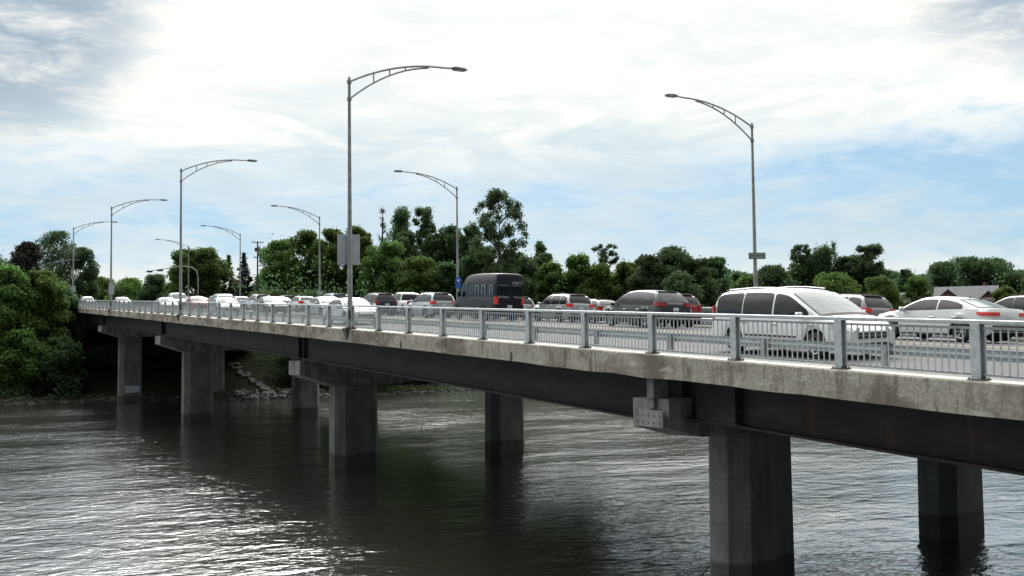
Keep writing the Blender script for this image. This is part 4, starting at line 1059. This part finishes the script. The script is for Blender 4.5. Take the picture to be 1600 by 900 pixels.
    for (lx, ly, lz) in limbs[::1 if len(limbs) < 40 else 3]:
        zs_ = max(.1*H, lz-math.hypot(lx, ly)*(.9 if kind not in ('conifer', 'spire') else -.1)-.2); f = zs_/th*3; i = min(2, int(f)); u = min(1, f-i)
        sx = tp[i][0]+(tp[i+1][0]-tp[i][0])*u; sy = tp[i][1]+(tp[i+1][1]-tp[i][1])*u
        b.tube([(sx, sy, zs_), ((sx+lx)/2, (sy+ly)/2, zs_+(lz-zs_)*.55+.1), (lx, ly, lz)], [tr*.34, tr*.24, tr*.1], 4)
        if kind == 'bare':
            for _ in range(7): b.tube([((sx+lx)/2, (sy+ly)/2, (zs_+lz)/2), (lx+r.uniform(-.9, .9), ly+r.uniform(-.9, .9), lz+r.uniform(-.3, 1.2))], [.035, .012], 3)
    b.build('trunk', M_['bark'], root)
    P = lobes_cloud(r, lobes, per, jit)
    if len(P) > 19000: P = P[r.choice(len(P), 19000, replace=False)]
    ns_ = len(P)//7; P = np.concatenate([P, P[r.choice(len(P), ns_)]+r.normal(0, .32, (ns_, 3))])
    P = P[P[:, 2] > .15]
    link('crown', leaf_mesh('crown', P, size, M_[mt], seed+1), root)
TREES=[
(5.3,184.5,21.7,9.0,'broad','dark leafy tree cut by the left edge of the picture, tallest there'),
(7.9,166.1,16.2,6.8,'broad','olive green tree at the far left standing just above the bank shrubs'),
(13.6,215.3,26.4,5.5,'purple','brownish leaved tree behind the left bank beside the big dark tree'),
(27.5,314.6,38.9,11.6,'broad','big round dark tree behind the first far lamps on the left bank'),
(34.0,313.3,34.5,7.1,'broad','smaller dark tree with a ragged crown leaning out right of the big round tree'),
(12.4,170.5,17.9,5.5,'broad','mid green tree in front of the brownish leaved tree on the left bank'),
(14.8,164.7,16.2,3.3,'broad','slim green tree growing right against the end of the bridge deck'),
(7.4,158.4,11.4,7.8,'shrub','yellow green shrub at the left edge halfway down the bank'),
(11.5,159.7,12.3,7.1,'shrub','tall olive shrub in the middle of the left bank below the lamps'),
(14.4,158.1,10.5,4.4,'shrub','dark shrub tucked beside the bridge end on the left bank'),
(5.8,157.0,7.1,6.8,'shrub','low bright shrub at the lower left corner of the bank'),
(9.2,155.2,6.3,6.0,'shrub','low green shrub just above the stones, second from the left edge'),
(12.7,155.6,6.6,6.1,'shrub','dark green shrub above the stones nearest the first far pier'),
(16.3,159.3,5.2,4.9,'shrub','deep green shrub growing in the shade under the bridge end'),
(40.8,330.1,27.3,8.7,'broad','distant small tree just right of the third lamp'),
(46.7,315.6,26.2,10.9,'broad','distant pale green tree behind the third lamp, low and wide'),
(51.1,301.9,26.5,7.9,'broad','distant dark tree behind the hanging traffic signals'),
(45.7,236.6,28.0,7.5,'broad','rounded green tree behind the second lamp pole, left half of a pair'),
(51.0,236.0,28.4,7.9,'broad','rounded green tree right of the second lamp pole, right half of a pair'),
(56.0,237.9,27.3,3.7,'spire','narrow dark spire shaped tree between the round pair and the spruce'),
(56.5,226.3,26.9,4.4,'conifer','blue grey spruce with see-through branches above the brick building'),
(57.5,201.9,27.2,7.5,'broad','lowest and leftmost tree of the big green clump behind the far lamp'),
(60.4,194.6,28.4,7.0,'broad','bright green tree behind the far lamp in the big clump'),
(63.6,188.4,28.3,6.7,'broad','broad green tree just left of the tall near lamp pole'),
(68.5,188.0,28.8,6.5,'broad','broad green tree directly behind the square grey sign panel'),
(78.8,201.8,34.8,2.6,'bare','thin bare tree poking out of the top of the green clump'),
(69.8,178.2,25.1,7.6,'broad','light green tree right of the square grey sign panel'),
(81.0,197.2,33.8,5.1,'poplar','dark upright poplar right of the thin bare tree'),
(84.4,193.1,33.7,6.4,'gap','loose crowned dark tree between the poplar and the blue sign lamp'),
(73.4,170.6,22.0,7.0,'broad','soft mid green tree above the silver cars'),
(86.9,186.0,29.6,6.7,'broad','dense dark tree directly behind the lamp with the blue sign'),
(78.3,169.1,20.9,5.6,'broad','low dark green tree left of the black shuttle bus'),
(82.6,157.7,32.4,11.2,'gap','tallest tree, wide and airy, rising above the black shuttle bus'),
(83.5,166.3,23.7,7.4,'broad','dark lower tree filling in under the tallest tree, left side'),
(88.8,163.5,22.8,7.4,'broad','dark lower tree filling in under the tallest tree, right side'),
(99.6,173.5,25.7,2.7,'poplar','small narrow tree just right of the tallest tree'),
(96.5,163.9,21.0,5.8,'broad','fresh green tree right of the black shuttle bus'),
(101.7,163.3,22.6,5.8,'broad','pointed green tree above the silver SUV'),
(124.3,188.6,27.6,5.7,'umbrella','flat topped see-through tree standing above the hedge of trees'),
(103.1,158.0,20.5,6.8,'broad','wide green tree under the flat topped tree'),
(108.5,157.4,20.9,5.8,'broad','green tree left of the large rounded mound of trees'),
(108.2,150.7,21.7,6.3,'broad','olive tree forming the left shoulder of the rounded mound'),
(113.2,150.3,23.4,7.4,'broad','olive tree forming the top of the large rounded mound'),
(115.9,146.6,21.0,6.5,'broad','grey green tree forming the right shoulder of the rounded mound'),
(138.6,169.5,23.6,6.0,'broad','dark tree peeping over the right shoulder of the rounded mound'),
(151.7,179.5,21.3,5.0,'broad','low dark tree left of the lamp with the small dark sign'),
(108.0,141.7,18.1,7.5,'shrub','grey green bushy tree in front of the rounded mound'),
(149.0,164.0,21.8,7.8,'broad','yellow green tree right of the lamp with the small dark sign'),
(159.1,166.4,26.6,5.4,'gap','thin topped dark tree above the white minivan roof'),
(161.3,163.0,25.6,5.9,'poplar','dark upright tree above the minivan windshield'),
(166.0,163.9,27.3,2.2,'bare','bare pale treetop between two dark trees on the right'),
(164.9,159.9,23.8,5.6,'broad','dark dense tree above the mauve SUV'),
(166.8,155.5,25.7,7.3,'gap','ragged dark pine-like tree leaning right above the mauve SUV'),
(148.4,147.2,19.3,9.7,'shrub','low green bushy tree behind the minivan windshield'),
(152.2,139.5,18.1,8.3,'shrub','light green bushy tree behind the mauve SUV'),
(180.8,158.2,21.4,4.6,'broad','small round dark tree in the gap left of the houses'),
(166.6,143.1,18.6,5.0,'shrub','low green bush left of the houses'),
(212.5,175.2,25.1,9.3,'broad','dark tree behind the left end of the houses'),
(220.8,174.1,26.5,10.0,'broad','tall dark tree behind the middle of the houses'),
(224.3,170.0,26.0,9.9,'broad','tall dark tree behind the right end of the houses'),
(224.3,163.2,22.0,10.6,'broad','dark green tree at the right edge of the picture'),
(226.4,156.4,22.3,11.9,'broad','green tree just past the right edge behind the dark car'),
(186.1,138.3,16.6,6.4,'shrub','low green bush right of the houses'),
(7.0,151.5,17.4,8.0,'shrub','tall loose green shrubbery at the left edge reaching up to deck level'),
(11.3,152.5,17.0,6.6,'shrub','tall loose green shrubbery left of the bridge end, second clump from the left'),
(14.1,155.0,15.6,4.6,'shrub','tall narrow dark shrubbery right beside the bridge end'),
(2.0,150.0,16.0,8.0,'shrub','tall shrubbery just outside the left edge of the picture'),
(8.4,147.5,9.0,6.5,'shrub','mid height green shrub low on the left bank above the waterline'),
(13.2,148.0,8.2,5.5,'shrub','mid height dark shrub low on the bank close to the last pier'),
(78.8,189.3,28.4,7.4,'broad','green tree standing below the dark upright poplar'),
(84.8,188.3,28.3,7.8,'broad','green tree below the loose crowned dark tree left of the blue sign lamp'),
(88.1,179.7,28.8,5.6,'broad','dark tree shoulder against the left side of the tallest tree'),
(98.3,169.7,23.2,5.2,'broad','dark tree below the small narrow tree right of the tallest'),
(161.7,166.2,24.6,8.4,'broad','dark tree filling below the thin topped tree over the minivan'),
(169.0,160.0,24.2,8.0,'broad','dark tree filling below the ragged pine-like tree'),
(152.0,174.9,20.7,8.2,'broad','low green tree directly behind the right hand lamp pole'),
(44.5,140.0,11.5,9.0,'shrub','dark shrub on the far bank just beyond the bridge, behind the third pier'),  # this and the shrubs below are added to block light under the bridge
(48.0,150.0,14.5,10.0,'shrub','dark taller shrub on the far bank beyond the bridge end, hidden behind the girders'),
(44.0,160.0,15.0,9.0,'shrub','dark shrub beside the far corner of the bridge abutment'),
(51.5,138.0,10.5,9.0,'shrub','dark low shrub on the bank seen between the second and third piers'),
(57.5,149.0,13.0,10.0,'shrub','dark shrub farther back on the bank beyond the second pier'),
(60.0,141.0,9.0,7.0,'shrub','dark olive shrub on the far shore seen between the two middle piers'),
(20.5,158.0,6.6,6.0,'shrub','dark shrub deep under the bridge behind the last pier, nearer side'),
(29.0,156.5,6.8,7.0,'shrub','dark shrub deep under the bridge behind the last pier, middle'),
(36.0,152.0,6.6,6.0,'shrub','dark shrub deep under the bridge behind the last pier, farther side'),
]

for i, (x, y, zt, w, kind, lab) in enumerate(TREES): tree(x, y, zt, w, kind, lab, 100+i*7)
BACK = [
(63.3, 228.8, 23.2, 7.6, 'dark back row tree just right of the utility pole'),
(70.2, 236.7, 24.2, 9.4, "dark back row tree just right of the green clump's left end"),
(73.2, 228.1, 22.2, 8.1, 'dark back row tree just right of the far lamp'),
(76.1, 222.1, 23.2, 7.1, 'dark back row tree just behind the tall lamp pole'),
(89.2, 242.1, 23.2, 9.6, 'dark back row tree just behind the square grey sign'),
(91.4, 234.0, 24.0, 9.2, 'dark back row tree just behind the thin bare tree'),
(89.4, 214.2, 21.4, 8.1, 'dark back row tree just behind the dark poplar'),
(95.2, 214.6, 22.4, 7.9, 'dark back row tree just left of the lamp with the blue sign'),
(109.0, 233.7, 22.9, 8.9, 'dark back row tree just right of the lamp with the blue sign'),
(109.1, 222.3, 22.2, 9.6, "dark back row tree just behind the tallest tree's left edge"),
(111.7, 214.8, 22.7, 8.5, "dark back row tree just left of the tallest tree's middle"),
(114.4, 209.1, 23.2, 9.0, "dark back row tree just right of the tallest tree's middle"),
(123.7, 216.5, 24.2, 7.8, 'dark back row tree just behind the small narrow tree'),
(123.5, 205.7, 22.5, 9.6, 'dark back row tree just behind the blue SUV'),
(125.0, 199.5, 22.3, 8.4, 'dark back row tree just behind the pointed tree'),
(139.3, 212.8, 23.5, 8.1, 'dark back row tree just behind the flat topped tree'),
(131.6, 192.0, 20.9, 6.6, 'dark back row tree just behind the rounded mound of trees'),
(145.9, 204.2, 22.2, 7.7, "dark back row tree just behind the mound's left shoulder"),
(147.1, 197.4, 23.1, 6.9, "dark back row tree just behind the mound's rounded top"),
(162.4, 208.3, 22.5, 9.6, "dark back row tree just left of the mound's right shoulder"),
(153.4, 187.5, 23.0, 9.4, "dark back row tree just left of the white minivan's tail"),
(173.0, 202.2, 23.5, 9.2, 'dark back row tree just left of the right hand lamp pole'),
(160.8, 179.8, 22.0, 7.8, 'dark back row tree just right of the right hand lamp pole'),
(183.1, 197.5, 23.5, 8.3, 'dark back row tree just right of the minivan roof'),
(168.0, 175.0, 22.4, 8.7, 'dark back row tree just behind the thin topped dark tree'),
(170.4, 171.0, 21.7, 9.2, 'dark back row tree just behind the minivan windshield'),
(173.6, 167.7, 21.7, 6.6, 'dark back row tree just behind the mauve SUV'),
(179.9, 167.9, 20.9, 6.6, 'dark back row tree just behind the ragged pine-like tree'),
(207.0, 186.0, 23.6, 7.7, 'dark back row tree just left of the houses'),
(195.8, 169.3, 21.1, 9.7, 'dark back row tree just right of the houses'),
(231.9, 168.4, 23.0, 9.8, 'dark back row tree just behind the right edge trees'),
(217.0, 151.9, 22.0, 7.3, "dark back row tree just left of the picture's right edge"),
(240.6, 163.0, 22.8, 7.6, "dark back row tree just right of the picture's right edge")]
for i, (x, y, zt, w, lab) in enumerate(BACK):
    tree(x, y, zt, w, 'broad', lab, 900+i*3)
# low growth that nobody could count, covering the banks
r = np.random.default_rng(5)
def cover(name, n, xr_, yr_, dmin, dmax, size, mt, label, hmax=.8, seed=1):
    r = np.random.default_rng(seed); X = r.uniform(*xr_, n); Y = r.uniform(*yr_, n); d = shore_d(X, Y)
    k = (d > dmin) & (d < dmax) & ~((X > 15) & (X < 41) & (Y > 150)); X, Y = X[k], Y[k]
    cl = np.array([mnoise.noise(Vector((a*.25, b_*.25, 0))) for a, b_ in zip(X, Y)]); k = cl > -.12; X, Y, cl = X[k], Y[k], cl[k]
    k = (np.hypot(X-183, Y-143) > 15); X, Y, cl = X[k], Y[k], cl[k]
    Z = ground_h(X, Y)+r.uniform(0, 1, len(X))*hmax*(.4+np.clip(cl, 0, 1)*2.2)
    props(link(name, leaf_mesh(name, np.stack([X, Y, Z], 1), size, M_[mt], seed)), label, kind='stuff')
cover('bank_undergrowth', 60000, (-25, 15.5), (138, 185), 1.0, 42, .19, 'leaf_dark', 'tangled green undergrowth on the left bank', 2.0, 3)
cover('bank_undergrowth', 50000, (38, 100), (128, 165), .9, 25, .17, 'leaf_dark', 'low olive undergrowth on the far bank seen under the bridge', .8, 9)
cover('hedge_understorey', 120000, (45, 230), (125, 215), 14, 60, .30, 'leaf_dark', 'dark understorey filling the gaps between the trees on the far bank', 7.0, 21)

# ------------------------------------------------------------------ buildings and poles beyond the trees
BRICK = m_simple('dark_red_brick', (.12, .05, .045), (.18, .08, .07), .85, 3); ROOFG = m_simple('grey_shingle_roof', (.10, .10, .115), (.17, .165, .18), .85, 2.5)
STUCCO = m_simple('cream_siding', (.50, .47, .41), (.60, .57, .51), .8, 1.5); TRIM = mat('white_trim', (.7, .7, .68), .5); WGL = mat('house_window_glass', (.03, .04, .045), .08, spec=.8)
REDB = m_simple('red_chimney_brick', (.30, .06, .05), (.38, .10, .08), .85, 3); PALER = m_simple('pale_flat_roof', (.42, .41, .42), (.52, .51, .52), .8, 2); GREENB = m_simple('grey_green_cladding', (.16, .22, .20), (.22, .28, .26), .7, 2)
def gable(b, x0, x1, y0, y1, z0, h, mi=0, over=.4, axis='x', wall=None):
    if axis == 'x':
        ym = (y0+y1)/2; sl = h/((y1-y0)/2); a = z0-over*sl
        b.add([(x0-over, y0-over, a), (x1+over, y0-over, a), (x1+over, ym, z0+h), (x0-over, ym, z0+h), (x0-over, y1+over, a), (x1+over, y1+over, a)]+[(x0-over, y0-over, a-.2), (x1+over, y0-over, a-.2), (x1+over, ym, z0+h-.22), (x0-over, ym, z0+h-.22), (x0-over, y1+over, a-.2), (x1+over, y1+over, a-.2)],
              [(0, 1, 2, 3), (3, 2, 5, 4), (6, 9, 8, 7), (9, 10, 11, 8), (0, 6, 7, 1), (4, 5, 11, 10), (0, 3, 9, 6), (3, 4, 10, 9), (1, 7, 8, 2), (2, 8, 11, 5)], mi)
    else:
        xm = (x0+x1)/2; sl = h/((x1-x0)/2); a = z0-over*sl
        b.add([(x0-over, y0-over, a), (x0-over, y1+over, a), (xm, y1+over, z0+h), (xm, y0-over, z0+h), (x1+over, y0-over, a), (x1+over, y1+over, a)]+[(x0-over, y0-over, a-.2), (x0-over, y1+over, a-.2), (xm, y1+over, z0+h-.22), (xm, y0-over, z0+h-.22), (x1+over, y0-over, a-.2), (x1+over, y1+over, a-.2)],
              [(0, 1, 2, 3), (3, 2, 5, 4), (6, 9, 8, 7), (9, 10, 11, 8), (0, 6, 7, 1), (4, 5, 11, 10), (0, 3, 9, 6), (3, 4, 10, 9), (1, 7, 8, 2), (2, 8, 11, 5)], mi)
def window(root, x, y, z, w, h):                 # on a wall facing -y (local)
    b = MB(); b.box(x-w/2-.08, x+w/2+.08, y-.05, y+.02, z-.08, z+h+.08); f = b.build('window', TRIM, root)
    b = MB(); b.box(x-w/2, x-.02, y-.07, y-.052, z, z+h); b.box(x+.02, x+w/2, y-.07, y-.052, z, z+h); b.build('pane', WGL, f)
def house(loc, rz, W, D, H, RH, label, gables, wallm, chimney=None, ZR=None):
    x, y = loc; g = gz(x, y)-.4; H += max(0, ZR-(g+H+RH)) if ZR else 0; root = props(empty('house', (x, y, g), (0, 0, rz)), label, 'house', 'houses behind the far bank')
    b = MB(); b.box(-W/2, W/2, -D/2, D/2, 0, H)
    b.add([(-W/2, -D/2, H), (-W/2, D/2, H), (-W/2, 0, H+RH-.3), (-W/2+.1, -D/2, H), (-W/2+.1, D/2, H), (-W/2+.1, 0, H+RH-.3)], [(0, 1, 2), (3, 5, 4), (0, 2, 5, 3), (1, 4, 5, 2)])
    b.add([(W/2, -D/2, H), (W/2, D/2, H), (W/2, 0, H+RH-.3), (W/2-.1, -D/2, H), (W/2-.1, D/2, H), (W/2-.1, 0, H+RH-.3)], [(0, 1, 2), (3, 5, 4), (0, 2, 5, 3), (1, 4, 5, 2)])
    for gx_, gw, gh, gd in gables:
        y0 = -D/2-gd; b.box(gx_-gw/2, gx_+gw/2, y0, -D/2-.01, 0, H)
        b.add([(gx_-gw/2, y0, H), (gx_+gw/2, y0, H), (gx_, y0, H+gh-.25), (gx_-gw/2, y0+.15, H), (gx_+gw/2, y0+.15, H), (gx_, y0+.15, H+gh-.25)], [(0, 1, 2), (3, 5, 4), (0, 2, 5, 3), (1, 4, 5, 2)], 1)
    b.build('wall', [wallm, BRICK], root)
    b = MB(); gable(b, -W/2, W/2, -D/2, D/2, H, RH)
    for gx_, gw, gh, gd in gables: gable(b, gx_-gw/2, gx_+gw/2, -D/2-gd, 0, H+.02, gh, axis='y', over=.35)
    rf = b.build('roof', ROOFG, root)
    if chimney is not None:
        b = MB(); b.box(chimney, chimney+.7, .6, 1.3, H+.3, H+RH+.7); b.build('chimney', BRICK, rf)
    k = int(W//3)
    for i in range(k):
        xx = -W/2+W*(i+.5)/k; yy = -D/2
        for gx_, gw, gh, gd in gables:
            if abs(xx-gx_) < gw/2-.3: yy = -D/2-gd
        window(root, xx, yy, H-1.75, 1.2, 1.2)
        if H > 4.5: window(root, xx, yy, .9, 1.2, 1.3)
    b = MB(); b.box(.3, 1.3, -D/2-.06, -D/2-.003, .3, 2.4); d_ = b.build('door', TRIM, root); b = MB(); b.cyl((1.15, -D/2-.1, 1.3), (1.15, -D/2-.06, 1.3), .05, 8); b.build('handle', BLACKP, d_)
    return root
house((186.2, 147.5), -.92, 11.5, 8.0, 3.8, 2.6, 'cream house with a grey roof and two brown gables above the white sedan roof', [(-3.3, 4.4, 1.9, 1.2), (4.2, 3.0, 1.4, 1.0)], STUCCO, chimney=3.2, ZR=17.3)
house((176.5, 153.5), -.92, 7.0, 6.0, 3.2, 1.9, 'lower grey roofed house attached at the left of the cream gabled house', [], STUCCO, ZR=16.2)
house((170.0, 145.5), -.92, 4.6, 5.0, 2.0, 1.5, 'small pale cottage with a dark doorway left of the houses', [(0, 2.2, 1., .6)], STUCCO, ZR=14.6)
house((158, 184), -.75, 6.5, 6.0, 6.0, 3.0, 'house with a purple grey roof behind the lamp above the minivan roof', [], STUCCO, ZR=20.0)
# low brick building with a red chimney beyond the bridge
x0_, y0_ = 56.2, 238.5; g = gz(x0_, y0_)
root = props(empty('brick_building', (x0_, y0_, g), (0, 0, -.50)), 'low dark brick building with pale flat roof and red chimney beyond the cars', 'building')
H_ = 20.2-g-.9
b = MB(); b.box(-5.2, 5.2, 0, 8, 0, H_-.3); b.build('wall', [BRICK], root)
b = MB(); b.box(-8.6, -5.21, .3, 7, 0, H_-1.0); b.build('side_wing', [GREENB], root)
b = MB(); b.box(-5.6, 5.9, -.5, 8.4, H_-.3, H_+.12, bv=.05); b.box(-5.6, -1.8, -.2, 4, H_+.12, H_+.65, bv=.05); rf = b.build('roof', PALER, root)
b = MB(); b.add([(-8.9, -.1, H_-1.35), (-5.3, -.1, H_-.4), (-5.3, 7.4, H_-.4), (-8.9, 7.4, H_-1.35), (-8.9, -.1, H_-1.15), (-5.3, -.1, H_-.2), (-5.3, 7.4, H_-.2), (-8.9, 7.4, H_-1.15)], [(3, 2, 1, 0), (4, 5, 6, 7), (0, 1, 5, 4), (1, 2, 6, 5), (2, 3, 7, 6), (3, 0, 4, 7)]); b.build('wing_roof', PALER, root)
b = MB(); b.box(-.4, 1.0, 2, 3.2, H_+.12, H_+2.3); b.build('chimney', REDB, root)
for i in range(4): window(root, -3.8+2.4*i, 0, 1.2, 1.5, 1.3)
# utility pole with crossarms
px_, py_ = 59.6, 226.8; g = gz(px_, py_); root = props(empty('utility_pole', (px_, py_, g)), 'dark utility pole with crossarms and a transformer right of the spruce', 'utility pole')
WOOD = m_simple('weathered_pole_wood', (.07, .06, .05), (.11, .095, .08), .9, 6); hh = 29.3-g
b = MB(); b.tube([(0, 0, 0), (0, 0, hh)], [.22, .14], 10); b.build('pole', WOOD, root)
for z, w in ((hh-.4, 1.3), (hh-3.7, .9)):
    b = MB(); b.box(-w, w, -.2, -.1, z, z+.15); c = b.build('crossarm', WOOD, root)
    for k in (-.9, -.45, .45, .9):
        b = MB(); b.cyl((k*w, -.15, z+.15), (k*w, -.15, z+.4), .06, 6); b.build('insulator', BLACKP, c)
b = MB(); b.cyl((.05, -.5, hh-2.6), (.05, -.5, hh-1.3), .36, 12); b.cyl((-.5, -.3, hh-2.3), (-.5, -.3, hh-1.5), .24, 10); b.build('transformer', M_['lamphead'], root)
# traffic signals on their mast
mx_, my_ = 47.6, 229.8; g = gz(mx_, my_); root = props(empty('signal_mast', (mx_, my_, g)), 'curved grey mast arm holding the traffic signals behind the second lamp', 'mast')
t_ = 23.6-g
b = MB(); b.tube([(0, 0, 0), (0, 0, t_-2.0), (-.35, .1, t_-.8), (-1.3, .4, t_-.1), (-3.2, 1.1, t_+.15), (-9.6, 3.3, t_-.9)], [.17, .15, .13, .12, .10, .07], 8); b.build('mast_arm', M_['galv_dark'], root, 50)
for (ax, ay, az, lb) in ((-7.4, 2.5, t_-.75, 'dark horizontal traffic signal left of the second lamp pole, closer to it'), (-9.4, 3.2, t_-1.0, 'dark horizontal traffic signal at the outer end of the mast arm')):
    s_ = props(empty('traffic_signal', (mx_+ax, my_+ay, g+az)), lb, 'traffic signal', 'traffic signals on the mast arm')
    b = MB(); b.box(-.62, .62, -.12, .12, -.2, .2, bv=.02); hb = b.build('housing', M_['lamphead'], s_)
    for k in (-.4, 0, .4): b = MB(); b.cyl((k, -.12, 0), (k, -.3, 0), .15, 10); b.build('visor', BLACKP, hb)
# a fallen branch caught against the nearest column
b = MB(); cx, cy = 19.1, 23.4
rootb = props(empty('driftwood_branch', (17.7, 22.9, .0)), 'bare driftwood branch sticking out of the water beside the nearest column', 'branch')
b.tube([(-.1, .3, -.3), (.1, .1, .25), (.35, -.2, .75)], [.07, .055, .03], 6); b.tube([(.1, .1, .25), (-.25, -.1, .7)], [.04, .015], 5); b.tube([(.05, .15, .1), (.6, .1, .3)], [.035, .015], 5); b.build('limb', M_['bark'], rootb)
